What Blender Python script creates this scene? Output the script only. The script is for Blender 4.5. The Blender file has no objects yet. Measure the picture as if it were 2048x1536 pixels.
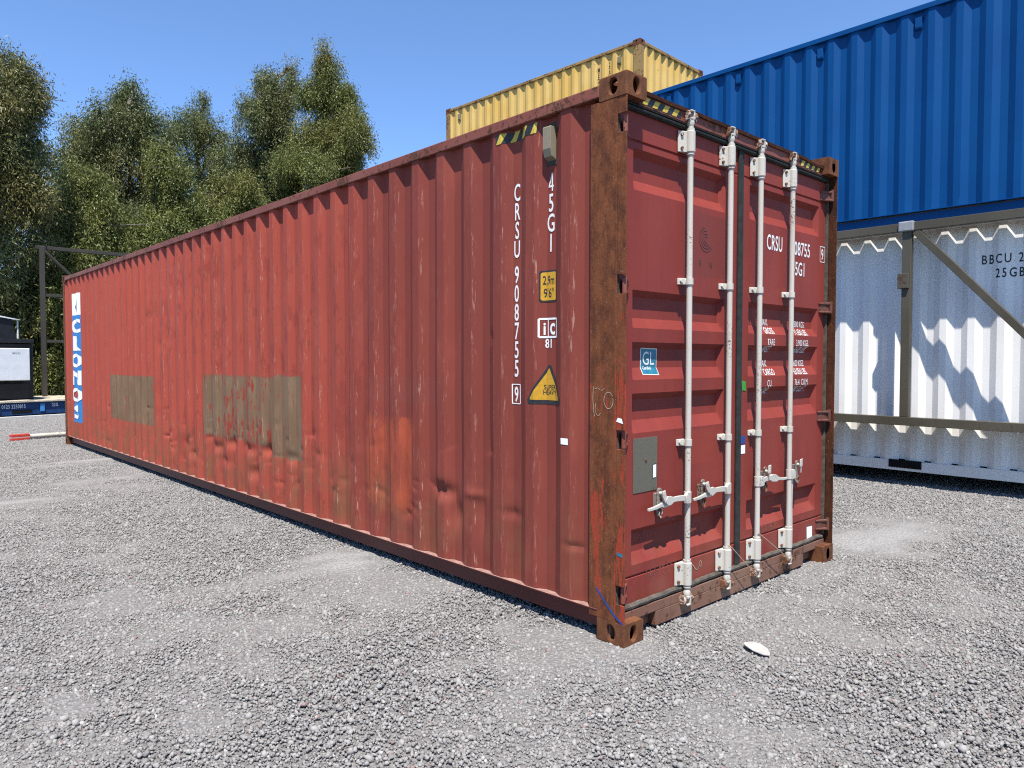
import bpy, bmesh, math, random
import numpy as np
from mathutils import Matrix, Vector

# ------------------------------------------------------------------ camera, sky, sun, exposure
SC = bpy.context.scene
COL = SC.collection
R = math.radians
rng = np.random.default_rng(7)
random.seed(7)

cam_d = bpy.data.cameras.new('camera')
cam_o = bpy.data.objects.new('camera', cam_d)
COL.objects.link(cam_o)
CAM = Vector((-2.8921, -2.2849, 1.4644))
YAW, PITCH, ROLL = -0.748125, -0.033643, -0.000334
Rm = Matrix.Rotation(YAW, 3, 'Z') @ Matrix.Rotation(PITCH, 3, 'X') @ Matrix.Rotation(ROLL, 3, 'Y')
right, fwd, up = Rm.col[0], Rm.col[1], Rm.col[2]
M = Matrix.Identity(4)
for i in range(3):
    M[i][0], M[i][1], M[i][2], M[i][3] = right[i], up[i], -fwd[i], CAM[i]
cam_o.matrix_world = M
cam_d.sensor_width = 36.0
cam_d.lens = 1457.96 / 2048 * 36
cam_d.clip_start = 0.05
cam_d.clip_end = 2000
SC.camera = cam_o

SUN = Vector((-0.93, -1.0, 2.9)).normalized()
elev = math.asin(SUN.z)
world = bpy.data.worlds.new('World')
SC.world = world
world.use_nodes = True
wn = world.node_tree
wn.nodes.clear()
sky = wn.nodes.new('ShaderNodeTexSky')
sky.sky_type = 'NISHITA'
sky.sun_disc = False
sky.sun_elevation = elev
sky.sun_rotation = math.atan2(SUN.x, SUN.y)
sky.altitude = 0
sky.air_density = 0.8
sky.dust_density = 0.0
sky.ozone_density = 8.0
bg = wn.nodes.new('ShaderNodeBackground')
bg.inputs['Strength'].default_value = 0.132
wo = wn.nodes.new('ShaderNodeOutputWorld')
wn.links.new(sky.outputs[0], bg.inputs[0])
wn.links.new(bg.outputs[0], wo.inputs[0])

sun_d = bpy.data.lights.new('sun', 'SUN')
sun_d.energy = 5.0
sun_d.angle = R(0.53)
sun_d.color = (1.0, 0.955, 0.89)
sun_o = bpy.data.objects.new('sun', sun_d)
COL.objects.link(sun_o)
sun_o.rotation_euler = SUN.to_track_quat('Z', 'Y').to_euler()
sun_o.location = (0, 0, 30)

SC.view_settings.view_transform = 'Standard'
SC.view_settings.look = 'None'
SC.view_settings.exposure = 0.92
SC.view_settings.gamma = 1.0
SC.view_settings.use_curve_mapping = False
SC.cycles.use_denoising = False
SC.cycles.use_adaptive_sampling = False
SC.cycles.sample_clamp_indirect = 4.0
SC.cycles.pixel_filter_type = 'BLACKMAN_HARRIS'
SC.cycles.filter_width = 1.15
SC.cycles.max_bounces = 6
SC.cycles.diffuse_bounces = 2
SC.cycles.glossy_bounces = 2
SC.cycles.transmission_bounces = 3
SC.cycles.caustics_reflective = False
SC.cycles.caustics_refractive = False

# ------------------------------------------------------------------ helpers: nodes
class NT:
    """small helper around a material node tree"""
    def __init__(s, name):
        s.m = bpy.data.materials.new(name)
        s.m.use_nodes = True
        s.t = s.m.node_tree
        s.b = s.t.nodes['Principled BSDF']
        s._pos = None
    def n(s, kind, **kw):
        x = s.t.nodes.new(kind)
        for k, v in kw.items():
            setattr(x, k, v)
        return x
    def link(s, a, b):
        s.t.links.new(a, b)
    def setin(s, sock, v):
        if isinstance(v, bpy.types.NodeSocket):
            s.link(v, sock)
        elif isinstance(v, (tuple, list)):
            sock.default_value = (*v, 1.0) if len(v) == 3 and sock.type == 'RGBA' else v
        else:
            sock.default_value = v
    def pos(s):
        if s._pos is None:
            s._pos = s.n('ShaderNodeTexCoord').outputs['Object']
        return s._pos
    def xyz(s):
        q = s.n('ShaderNodeSeparateXYZ')
        s.link(s.pos(), q.inputs[0])
        return q.outputs[0], q.outputs[1], q.outputs[2]
    def noise(s, scale=(1, 1, 1), detail=4, rough=0.6, dist=0.0, off=(0, 0, 0)):
        mp = s.n('ShaderNodeMapping')
        s.link(s.pos(), mp.inputs[0])
        if isinstance(scale, (int, float)):
            scale = (scale,) * 3
        mp.inputs['Scale'].default_value = scale
        mp.inputs['Location'].default_value = off
        t = s.n('ShaderNodeTexNoise')
        s.link(mp.outputs[0], t.inputs['Vector'])
        t.inputs['Scale'].default_value = 1.0
        t.inputs['Detail'].default_value = detail
        t.inputs['Roughness'].default_value = rough
        t.inputs['Distortion'].default_value = dist
        return t.outputs['Fac']
    def ramp(s, v, lo, hi, a=0.0, b=1.0):
        x = s.n('ShaderNodeMapRange')
        x.clamp = True
        x.interpolation_type = 'SMOOTHSTEP'
        s.setin(x.inputs[0], v)
        x.inputs[1].default_value = lo
        x.inputs[2].default_value = hi
        x.inputs[3].default_value = a
        x.inputs[4].default_value = b
        return x.outputs[0]
    def math(s, op, a, b=0.0, c=0.0):
        x = s.n('ShaderNodeMath', operation=op)
        s.setin(x.inputs[0], a); s.setin(x.inputs[1], b)
        if op in ('MULTIPLY_ADD', 'WRAP'):
            s.setin(x.inputs[2], c)
        return x.outputs[0]
    def mul(s, *v):
        r = v[0]
        for q in v[1:]:
            r = s.math('MULTIPLY', r, q)
        return r
    def mix(s, f, a, b, mode='MIX'):
        x = s.n('ShaderNodeMix', data_type='RGBA', blend_type=mode)
        s.setin(x.inputs[0], f)
        s.setin(x.inputs[6], a)
        s.setin(x.inputs[7], b)
        return x.outputs[2]
    def box(s, y, z, y0, y1, z0, z1, e=0.012):
        return s.mul(s.ramp(y, y0 - e, y0 + e), s.ramp(y, y1 - e, y1 + e, 1, 0),
                     s.ramp(z, z0 - e, z0 + e), s.ramp(z, z1 - e, z1 + e, 1, 0))
    def bump(s, h, strength=0.3, dist=0.01):
        x = s.n('ShaderNodeBump')
        s.setin(x.inputs['Height'], h)
        x.inputs['Strength'].default_value = strength
        x.inputs['Distance'].default_value = dist
        s.link(x.outputs[0], s.b.inputs['Normal'])
    def done(s, col, rough=0.6, spec=0.3, metal=0.0, gain=None):
        if gain is not None:
            g = (gain,) * 3 if isinstance(gain, (int, float)) else gain
            col = s.mix(1.0, col, g, 'MULTIPLY')
        s.setin(s.b.inputs['Base Color'], col)
        s.setin(s.b.inputs['Roughness'], rough)
        s.b.inputs['Specular IOR Level'].default_value = spec
        s.b.inputs['Metallic'].default_value = metal
        return s.m

RUST_A, RUST_B, RUST_C = (0.185, 0.078, 0.036), (0.085, 0.036, 0.020), (0.30, 0.17, 0.09)

def simple(name, col, rough=0.6, spec=0.3, var=0.12, scale=30.0, metal=0.0):
    k = NT(name)
    f = k.ramp(k.noise(scale, 3), 0.3, 0.7)
    c2 = tuple(c * (1 - 2 * var) for c in col)
    return k.done(k.mix(f, c2, col), rough, spec, metal)

def weathered(name, base, faded, *, scuff=0.0, rust=0.2, streak=0.25, rough=0.5, dirt=(0.12, 0.08, 0.05), spec=0.35, chip_scale=26.0, gain=None, dust=None):
    """painted steel: fading blotches, rain streaks, chips of rust"""
    k = NT(name)
    c = k.mix(k.ramp(k.noise(1.3, 5), 0.35, 0.68), base, faded)
    st = k.ramp(k.noise((26, 26, 1.1), 4, 0.65), 0.5, 0.78)
    c = k.mix(k.math('MULTIPLY', st, streak), c, dirt)
    fine = k.noise(chip_scale, 5, 0.7)
    if scuff:
        sf = k.mul(k.ramp(k.noise((60, 60, 3), 4, 0.7, off=(5, 2, 8)), 0.63, 0.70), k.ramp(k.noise((1.5, 1.5, 0.6), 3, off=(2, 8, 1)), 0.48, 0.62), scuff)
        c = k.mix(sf, c, tuple(min(0.9, q * 1.6 + 0.08) for q in faded))
    big = k.noise(2.4, 3, 0.6, off=(3, 1, 7))
    chip = k.ramp(k.math('ADD', k.mul(fine, 0.6), k.mul(big, 0.4)), 0.62 - rust * 0.17, 0.65 - rust * 0.17)
    c = k.mix(chip, c, k.mix(k.ramp(k.noise(60, 3), 0.4, 0.6), RUST_A, RUST_B))
    if dust:                     # dust lying on the faces that look up
        ge = k.n('ShaderNodeNewGeometry'); q = k.n('ShaderNodeSeparateXYZ'); k.link(ge.outputs['Normal'], q.inputs[0])
        c = k.mix(k.mul(k.ramp(q.outputs[2], 0.6, 0.9), k.ramp(fine, 0.3, 0.6, 0.5, 0.95)), c, dust)
    k.bump(k.mix(chip, fine, (0.2, 0.2, 0.2)), 0.12, 0.004)
    return k.done(c, k.ramp(chip, 0, 1, rough, 0.85), spec, gain=gain)

def rust_mat(name, paint=(0.22, 0.055, 0.036), paint_lo=0.55, dark=1.0, zsplit=None, gain=(0.86, 0.66, 0.55)):
    """bare rusted steel with some paint left, vertical streaks"""
    k = NT(name)
    s1 = k.math('ADD', k.mul(k.noise((20, 20, 4.5), 5, 0.7), 0.4), k.mul(k.noise((10, 10, 8), 6, 0.8, off=(1, 7, 3)), 0.6))
    s2 = k.noise((48, 48, 24), 5, 0.75, off=(2, 5, 1))
    A = tuple(c * dark for c in RUST_A); B = tuple(c * dark for c in RUST_B); C = tuple(c * dark for c in RUST_C)
    c = k.mix(k.ramp(s1, 0.38, 0.60), B, A)
    c = k.mix(k.ramp(s2, 0.58, 0.75), c, C)
    p = k.ramp(k.noise((14, 14, 2.2), 5, 0.7, off=(9, 9, 2)), paint_lo, paint_lo + 0.05)
    if zsplit:
        z = k.xyz()[2]
        p = k.mul(p, k.ramp(z, zsplit, zsplit - 0.05))
    c = k.mix(p, c, paint)
    sp = k.ramp(k.noise(140, 2, 0.5), 0.69, 0.73)
    c = k.mix(k.mul(sp, 0.6), c, (0.42, 0.34, 0.26))
    k.bump(k.math('ADD', s2, k.mul(s1, 0.6)), 0.5, 0.006)
    return k.done(c, 0.85, 0.2, gain=gain)

# ------------------------------------------------------------------ helpers: meshes
def link(o, parent=None):
    COL.objects.link(o)
    if parent is not None:
        o.parent = parent
    return o

def empty(name, loc=(0, 0, 0), rz=0.0):
    o = bpy.data.objects.new(name, None)
    o.location = loc
    o.rotation_euler = (0, 0, rz)
    o.empty_display_size = 0.3
    return link(o)

def tag(o, label, cat=None, group=None, kind=None):
    if label: o['label'] = label
    if cat: o['category'] = cat
    if group: o['group'] = group
    if kind: o['kind'] = kind
    return o

class MB:
    def __init__(s):
        s.v = []; s.f = []; s.smooth = []
    def add(s, vs, fs, smooth=False):
        k = len(s.v)
        s.v += [tuple(p) for p in vs]
        for f in fs:
            s.f.append(tuple(i + k for i in f)); s.smooth.append(smooth)
        return s
    def box(s, x0, x1, y0, y1, z0, z1, m=None):
        vs = [Vector((x, y, z)) for x in (x0, x1) for y in (y0, y1) for z in (z0, z1)]
        if m is not None: vs = [m @ p for p in vs]
        return s.add(vs, [(0, 1, 3, 2), (4, 6, 7, 5), (0, 4, 5, 1), (2, 3, 7, 6), (0, 2, 6, 4), (1, 5, 7, 3)])
    def tube(s, pts, r, n=10, cap=True):
        pts = [Vector(p) for p in pts]
        rs = r if isinstance(r, (list, tuple)) else [r] * len(pts)
        rings = []
        ref = Vector((0.31, 0.17, 0.93))
        for i, p in enumerate(pts):
            a = pts[max(i - 1, 0)]; b = pts[min(i + 1, len(pts) - 1)]
            t = (b - a).normalized()
            if abs(t.dot(ref)) > 0.95: ref = Vector((0.9, 0.3, 0.1))
            u = t.cross(ref).normalized(); w = t.cross(u)
            rings.append([p + (u * math.cos(2 * math.pi * j / n) + w * math.sin(2 * math.pi * j / n)) * rs[i] for j in range(n)])
        vs = [q for g in rings for q in g]
        fs = [(i * n + j, i * n + (j + 1) % n, (i + 1) * n + (j + 1) % n, (i + 1) * n + j) for i in range(len(pts) - 1) for j in range(n)]
        s.add(vs, fs, True)
        if cap:
            s.add(rings[0], [tuple(range(n))[::-1]]); s.add(rings[-1], [tuple(range(n))])
        return s
    def prism(s, poly, a, b, axis='y'):
        """extrude 2-D polygon between a and b along axis; poly in the two other axes, in xyz order"""
        def P(q, h):
            return {'x': (h, q[0], q[1]), 'y': (q[0], h, q[1]), 'z': (q[0], q[1], h)}[axis]
        n = len(poly)
        vs = [P(q, a) for q in poly] + [P(q, b) for q in poly]
        fs = [tuple(range(n))[::-1], tuple(range(n, 2 * n))] + [(i, (i + 1) % n, n + (i + 1) % n, n + i) for i in range(n)]
        return s.add(vs, fs)
    def build(s, name, mat, parent=None, bevel=0.0, sharp=None):
        me = bpy.data.meshes.new(name)
        me.from_pydata(s.v, [], s.f)
        me.polygons.foreach_set('use_smooth', s.smooth)
        me.materials.append(mat)
        bm = bmesh.new(); bm.from_mesh(me)
        bmesh.ops.recalc_face_normals(bm, faces=bm.faces)
        bm.to_mesh(me); bm.free()
        if any(s.smooth):
            me.set_sharp_from_angle(angle=R(sharp or 40))
        o = link(bpy.data.objects.new(name, me), parent)
        if bevel:
            b = o.modifiers.new('bevel', 'BEVEL')
            b.width = bevel; b.segments = 2; b.limit_method = 'ANGLE'; b.angle_limit = R(50)
        return o

def np_mesh(name, verts, faces, mat, parent=None, smooth=False, sharp=None):
    me = bpy.data.meshes.new(name)
    verts = np.asarray(verts, np.float32); faces = np.asarray(faces, np.int32)
    k = faces.shape[1]
    me.vertices.add(len(verts)); me.vertices.foreach_set('co', verts.ravel())
    me.loops.add(faces.size); me.loops.foreach_set('vertex_index', faces.ravel())
    me.polygons.add(len(faces))
    me.polygons.foreach_set('loop_start', np.arange(len(faces), dtype=np.int32) * k)
    if smooth: me.polygons.foreach_set('use_smooth', np.ones(len(faces), bool))
    me.update(calc_edges=True)
    me.materials.append(mat)
    if sharp: me.set_sharp_from_angle(angle=R(sharp))
    return link(bpy.data.objects.new(name, me), parent)

def grid_mesh(name, P, mat, parent=None, smooth=True, sharp=16, flip=False):
    nu, nv = P.shape[:2]
    i = np.arange(nu - 1)[:, None] * nv + np.arange(nv - 1)[None, :]
    f = np.stack([i, i + 1, i + nv + 1, i + nv], -1).reshape(-1, 4)
    if flip: f = f[:, ::-1]
    return np_mesh(name, P.reshape(-1, 3), f, mat, parent, smooth, sharp)

def vnoise(x, y, seed=0):
    """smooth 2-D value noise, -1..1"""
    r = np.random.default_rng(seed).uniform(-1, 1, (256, 256))
    xi = np.floor(x).astype(int); yi = np.floor(y).astype(int)
    fx = x - xi; fy = y - yi
    fx = fx * fx * (3 - 2 * fx); fy = fy * fy * (3 - 2 * fy)
    g = lambda a, b: r[a % 256, b % 256]
    return (g(xi, yi) * (1 - fx) + g(xi + 1, yi) * fx) * (1 - fy) + (g(xi, yi + 1) * (1 - fx) + g(xi + 1, yi + 1) * fx) * fy

# ---- flat print laid on a folded surface -----------------------------------------------
def text_bm(body, h, wfac=0.62, bold=0.012, align='LEFT', spacing=1.0):
    """text as a flat mesh, capital height h, in the XY plane"""
    if body == '4':              # the built-in four closes up when it is made bold
        bm = stroke_bm([(0.36, 0.70), (0.06, 0.20)], 0.09 + bold)
        merge(bm, stroke_bm([(0.02, 0.195), (0.47, 0.195)], 0.07 + bold)); merge(bm, stroke_bm([(0.355, 0.0), (0.355, 0.70)], 0.10 + bold))
        for v in bm.verts:
            v.co.x = (v.co.x - (0.25 if align == 'CENTER' else 0)) * h / 0.70 * wfac; v.co.y *= h / 0.70
        return bm
    cu = bpy.data.curves.new('lettering', 'FONT')
    cu.body = body; cu.size = 1.0; cu.align_x = align; cu.offset = bold; cu.space_character = spacing
    cu.resolution_u = 3
    o = bpy.data.objects.new('lettering_tmp', cu); COL.objects.link(o)
    dg = bpy.context.evaluated_depsgraph_get(); dg.update()
    me = bpy.data.meshes.new_from_object(o.evaluated_get(dg))
    bpy.data.objects.remove(o); bpy.data.curves.remove(cu)
    bm = bmesh.new(); bm.from_mesh(me); bpy.data.meshes.remove(me)
    cap = 0.70
    for v in bm.verts:
        v.co.x *= h / cap * wfac; v.co.y *= h / cap; v.co.z = 0
    return bm

def place(bm, s0, t0, rot=0.0):
    ca, sa = math.cos(rot), math.sin(rot)
    for v in bm.verts:
        x, y = v.co.x, v.co.y
        v.co.x = s0 + ca * x - sa * y; v.co.y = t0 + sa * x + ca * y
    return bm

def poly_bm(pts):
    bm = bmesh.new()
    bm.faces.new([bm.verts.new((p[0], p[1], 0)) for p in pts])
    return bm

def merge(dst, src):
    me = bpy.data.meshes.new('tmp'); src.to_mesh(me); dst.from_mesh(me)
    bpy.data.meshes.remove(me); src.free()

def stroke_bm(pts, w):
    """a flat ribbon along a polyline"""
    bm = bmesh.new()
    pts = [Vector((p[0], p[1], 0)) for p in pts]
    prev = None
    for i, p in enumerate(pts):
        t = (pts[min(i + 1, len(pts) - 1)] - pts[max(i - 1, 0)]).normalized()
        nrm = Vector((-t.y, t.x, 0)) * w / 2
        a, b = bm.verts.new(p + nrm), bm.verts.new(p - nrm)
        if prev: bm.faces.new((prev[0], a, b, prev[1]))
        prev = (a, b)
    return bm

def lay(name, bm, mapf, mat, parent, cuts_s=(), cuts_t=(), label=None):
    """cut a flat (s,t) mesh along fold lines and wrap it on a surface by mapf(s,t)"""
    for c in cuts_s:
        bmesh.ops.bisect_plane(bm, geom=bm.verts[:] + bm.edges[:] + bm.faces[:], plane_co=(c, 0, 0), plane_no=(1, 0, 0))
    for c in cuts_t:
        bmesh.ops.bisect_plane(bm, geom=bm.verts[:] + bm.edges[:] + bm.faces[:], plane_co=(0, c, 0), plane_no=(0, 1, 0))
    bmesh.ops.triangulate(bm, faces=bm.faces[:])
    for v in bm.verts: v.co = mapf(v.co.x, v.co.y)
    me = bpy.data.meshes.new(name); bm.to_mesh(me); bm.free()
    me.materials.append(mat)
    o = link(bpy.data.objects.new(name, me), parent)
    if label: o['label'] = label
    return o

# ------------------------------------------------------------------ materials
def red_side_material():
    k = NT('red_side_paint')
    x, y, z = k.xyz()
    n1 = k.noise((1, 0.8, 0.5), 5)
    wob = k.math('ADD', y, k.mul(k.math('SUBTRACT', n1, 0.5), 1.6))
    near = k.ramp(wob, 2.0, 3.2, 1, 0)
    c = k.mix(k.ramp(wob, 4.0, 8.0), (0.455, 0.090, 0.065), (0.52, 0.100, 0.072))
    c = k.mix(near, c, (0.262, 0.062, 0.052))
    # sheets of slightly different fade
    sheet = k.n('ShaderNodeTexNoise'); sheet.noise_dimensions = '1D'
    k.link(k.math('FLOOR', k.math('DIVIDE', k.math('SUBTRACT', y, 0.24), 0.556)), sheet.inputs['W'])
    sheet.inputs['Scale'].default_value = 3.7
    c = k.mix(k.ramp(sheet.outputs['Fac'], 0.3, 0.7, 0, 0.22), c, (0.50, 0.11, 0.08))
    # darker peeled blotches
    bl = k.noise((9, 9, 4), 5, 0.65)
    mid = k.mul(k.ramp(y, 1.0, 2.4), k.ramp(y, 6.0, 8.5, 1, 0.25))
    c = k.mix(k.mul(k.ramp(bl, 0.53, 0.6), mid, 0.42), c, (0.25, 0.050, 0.040))
    c = k.mix(k.mul(k.ramp(k.noise((3, 3, 1.2), 4, off=(1, 4, 2)), 0.5, 0.7), 0.35), c, (0.47, 0.125, 0.09))
    # orange touch-up paint
    wz = k.math('ADD', z, k.mul(k.math('SUBTRACT', k.noise(7, 4), 0.5), 0.30))
    wy = k.math('ADD', y, k.mul(k.math('SUBTRACT', k.noise(9, 4, off=(4, 4, 4)), 0.5), 0.12))
    om = k.mul(k.box(wy, wz, 1.86, 2.50, 0.38, 1.04, 0.03), k.ramp(k.noise((8, 8, 2.5), 4), 0.30, 0.55))
    c = k.mix(k.mul(om, 0.62), c, (0.62, 0.130, 0.060))
    c = k.mix(k.mul(k.box(y, z, 1.55, 2.42, 1.16, 1.34, 0.01), 0.22), c, (0.30, 0.10, 0.09))
    # grey-brown primer patches, flaking
    fl = k.math('ADD', k.mul(k.noise((24, 24, 5), 5, 0.7), 0.65), k.mul(k.noise(3.4, 3, off=(0, 2, 1)), 0.35))
    ez = k.math('ADD', z, k.mul(k.math('SUBTRACT', k.noise(12, 3), 0.5), 0.05))
    p1 = k.box(y, ez, 7.44, 9.40, 0.62, 1.245, 0.012)
    p2 = k.math('MAXIMUM', k.box(y, ez, 3.48, 4.05, 0.58, 1.315, 0.012), k.box(y, ez, 4.02, 5.75, 0.66, 1.30, 0.02))
    core = k.mul(k.ramp(y, 4.0, 4.4), k.ramp(y, 5.0, 5.5, 1, 0))
    th = k.math('ADD', fl, k.mul(core, 0.055))
    keep = k.ramp(th, 0.575, 0.590, 1, 0)
    pm = k.math('MAXIMUM', k.mul(p1, k.ramp(fl, 0.60, 0.62, 1, 0)), k.mul(p2, keep))
    pc = k.mix(k.ramp(k.noise((6, 6, 2), 4), 0.35, 0.65), (0.235, 0.150, 0.098), (0.285, 0.192, 0.130))
    c = k.mix(k.math('MAXIMUM', p1, p2), c, k.mix(0.5, c, (0.26, 0.05, 0.035)))
    c = k.mix(pm, c, pc)
    # dust and rust low down
    dirt = k.mul(k.ramp(z, 0.30, 0.90, 1, 0), k.ramp(k.noise((4, 4, 2.6), 6, 0.75, off=(6, 1, 1)), 0.40, 0.66))
    c = k.mix(k.mul(dirt, k.ramp(y, 1.2, 3.0, 0.45, 0.85)), c, (0.27, 0.125, 0.070))
    # streaks of rain
    st = k.ramp(k.noise((1, 34, 0.9), 4, 0.6), 0.52, 0.76)
    c = k.mix(k.mul(st, 0.30), c, (0.19, 0.055, 0.045))
    # pale scratches along the proud folds
    ph = k.math('FRACT', k.math('DIVIDE', k.math('SUBTRACT', y, 0.382), 0.278))
    edge = k.math('MAXIMUM', k.ramp(ph, 0.84, 0.93), k.mul(k.ramp(ph, 0.0, 0.06, 1, 0.30), k.ramp(ph, 0.25, 0.28, 1, 0)))
    sc = k.ramp(k.noise((50, 70, 7), 5, 0.75, off=(3, 3, 3)), 0.565, 0.63)
    zone = k.ramp(k.noise((1, 2.5, 0.7), 3, off=(8, 2, 5)), 0.40, 0.62, 0.25, 1)
    c = k.mix(k.mul(sc, edge, zone, k.ramp(y, 5, 11, 0.8, 0.35)), c, (0.62, 0.40, 0.33))
    # rust pits
    pit = k.ramp(k.noise(38, 4, 0.7, off=(1, 1, 9)), 0.70, 0.73)
    c = k.mix(k.mul(pit, 0.8), c, RUST_B)
    k.bump(k.math('ADD', k.noise((6, 6, 3), 3), k.mul(fl, 0.3)), 0.16, 0.01)
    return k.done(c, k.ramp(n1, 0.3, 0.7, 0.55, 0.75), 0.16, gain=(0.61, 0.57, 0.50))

def red_door_material():
    k = NT('red_door_paint')
    x, y, z = k.xyz()
    c = k.mix(k.ramp(k.noise((2, 2, 1), 5), 0.35, 0.65), (0.315, 0.072, 0.066), (0.375, 0.088, 0.076))
    st = k.ramp(k.noise((30, 1, 0.9), 4, 0.6), 0.52, 0.76)
    c = k.mix(k.mul(st, 0.35), c, (0.22, 0.055, 0.04))
    # repainted squares
    c = k.mix(k.mul(k.box(x, z, 0.72, 1.06, 1.945, 2.31, 0.004), 0.75), c, (0.27, 0.078, 0.072))
    c = k.mix(k.mul(k.box(x, z, 0.66, 0.95, 0.86, 1.06, 0.004), 0.7), c, (0.40, 0.088, 0.066))
    # ghost swirl
    # rust coming through on the right leaf and low down
    rz = k.ramp(k.noise((16, 1, 3), 5, 0.7, off=(2, 2, 2)), 0.52, 0.68)
    reg = k.math('MAXIMUM', k.mul(k.ramp(x, 1.22, 1.24), k.ramp(x, 1.30, 1.34, 1, 0.35)), k.ramp(z, 0.25, 0.75, 1, 0.12))
    c = k.mix(k.mul(rz, reg, 0.75), c, (0.25, 0.085, 0.040))
    dust = k.mul(k.ramp(z, 0.15, 0.65, 1, 0), k.ramp(k.noise((5, 5, 5), 5), 0.35, 0.7))
    c = k.mix(k.mul(dust, 0.45), c, (0.36, 0.20, 0.16))
    pit = k.ramp(k.noise(40, 4, 0.7), 0.70, 0.73)
    c = k.mix(k.mul(pit, 0.6), c, (0.55, 0.36, 0.30))
    k.bump(k.noise((7, 7, 4), 3), 0.08, 0.01)
    return k.done(c, 0.55, 0.16, gain=(0.575, 0.43, 0.37))

MAT = {}
MAT['red_side'] = red_side_material()
MAT['red_door'] = red_door_material()
MAT['red_rail'] = weathered('red_rail_paint', (0.30, 0.085, 0.06), (0.36, 0.13, 0.09), rust=0.55, streak=0.1, rough=0.6, gain=(0.55, 0.5, 0.46))
MAT['red_low'] = weathered('red_low_rail_paint', (0.24, 0.055, 0.05), (0.28, 0.07, 0.06), rust=0.1, streak=0.3, gain=(0.34, 0.25, 0.25), dust=(0.95, 0.80, 0.66))  # red darkened so its base colour carries the shade of the recessed bottom rail
MAT['red_sill'] = weathered('sill_paint', (0.27, 0.120, 0.080), (0.32, 0.185, 0.125), rust=0.5, streak=0.4, gain=0.6)
MAT['rust'] = rust_mat('rusted_steel', paint_lo=0.66, gain=(0.80, 0.72, 0.66))
MAT['rust_post'] = rust_mat('rusted_post_steel', paint=(0.30, 0.060, 0.034), paint_lo=0.53, zsplit=1.72)
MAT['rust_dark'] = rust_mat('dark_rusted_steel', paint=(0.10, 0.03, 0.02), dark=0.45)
MAT['white_bar'] = weathered('white_bar_paint', (0.66, 0.63, 0.57), (0.70, 0.68, 0.63), rust=0.17, streak=0.42, dirt=(0.35, 0.28, 0.2), chip_scale=90, gain=(0.66, 0.65, 0.62))
MAT['white_rust'] = weathered('cam_paint', (0.55, 0.50, 0.45), (0.40, 0.30, 0.24), rust=1.1, streak=0.3, chip_scale=70)
MAT['hinge_dark'] = weathered('hinge_paint', (0.20, 0.06, 0.045), (0.24, 0.10, 0.07), rust=0.6, streak=0.3, chip_scale=50, gain=0.5)
MAT['catch'] = weathered('catch_paint', (0.20, 0.17, 0.14), (0.34, 0.31, 0.27), rust=0.5, streak=0.2, chip_scale=60, gain=0.8)
MAT['gasket'] = simple('gasket_rubber', (0.030, 0.033, 0.031), 0.75, 0.2, 0.2, 25)
MAT['gasket_dusty'] = simple('dusty_gasket_rubber', (0.115, 0.098, 0.080), 0.85, 0.15, 0.25, 25)
MAT['letter'] = simple('white_lettering', (0.72, 0.72, 0.70), 0.55, 0.3, 0.06, 60)
MAT['letter_dark'] = simple('black_lettering', (0.02, 0.022, 0.03), 0.5, 0.3, 0.1, 60)
MAT['yellow_print'] = simple('yellow_print', (0.50, 0.27, 0.018), 0.5, 0.35, 0.08, 40)
MAT['tape_yellow'] = simple('yellow_tape', (0.55, 0.40, 0.05), 0.5, 0.35, 0.1, 60)
MAT['tape_black'] = simple('black_tape', (0.025, 0.025, 0.028), 0.5, 0.35, 0.2, 60)
MAT['sticker_white'] = simple('white_sticker', (0.82, 0.82, 0.82), 0.5, 0.3, 0.05, 40)
MAT['sticker_blue'] = simple('blue_sticker', (0.018, 0.06, 0.25), 0.5, 0.3, 0.1, 40)
MAT['sticker_green'] = simple('green_sticker', (0.04, 0.28, 0.035), 0.5, 0.3, 0.1, 40)
MAT['teal_print'] = simple('teal_print', (0.025, 0.17, 0.25), 0.45, 0.3, 0.15, 30)
MAT['banner_blue'] = simple('blue_banner_print', (0.03, 0.17, 0.42), 0.5, 0.3, 0.06, 30)
MAT['chalk'] = simple('chalk', (0.45, 0.33, 0.24), 0.9, 0.1, 0.2, 90)
MAT['chalk_faint'] = simple('faint_chalk', (0.26, 0.11, 0.09), 0.9, 0.1, 0.2, 90)
MAT['ghost'] = simple('painted_over_print', (0.125, 0.036, 0.031), 0.5, 0.3, 0.1, 60)
MAT['plate'] = simple('data_plate_metal', (0.115, 0.105, 0.078), 0.5, 0.4, 0.12, 120)
MAT['vent'] = weathered('vent_paint', (0.30, 0.255, 0.16), (0.36, 0.31, 0.21), rust=0.1, streak=0.2, gain=0.6)
MAT['vent_back'] = simple('vent_back', (0.05, 0.045, 0.035), 0.7, 0.3, 0.2, 60)
MAT['wire'] = simple('wire', (0.52, 0.40, 0.30), 0.6, 0.4, 0.2, 60)
MAT['yellow'] = weathered('yellow_paint', (0.62, 0.42, 0.115), (0.66, 0.49, 0.18), rust=-0.05, streak=0.22, dirt=(0.20, 0.12, 0.06), gain=(0.82, 0.77, 0.70), spec=0.2)
MAT['yellow_rail'] = weathered('yellow_rail_paint', (0.50, 0.33, 0.10), (0.42, 0.25, 0.09), rust=0.55, streak=0.2, gain=0.55)
MAT['blue'] = weathered('blue_paint', (0.010, 0.115, 0.36), (0.014, 0.130, 0.385), rust=-0.35, streak=0.16, scuff=0.5, rough=0.5, spec=0.12, dirt=(0.006, 0.06, 0.2), gain=(0.05, 0.42, 0.48))
MAT['white'] = weathered('white_paint', (0.74, 0.72, 0.68), (0.79, 0.775, 0.74), rust=-0.25, streak=0.14, rough=0.4, dirt=(0.4, 0.38, 0.35))
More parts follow.
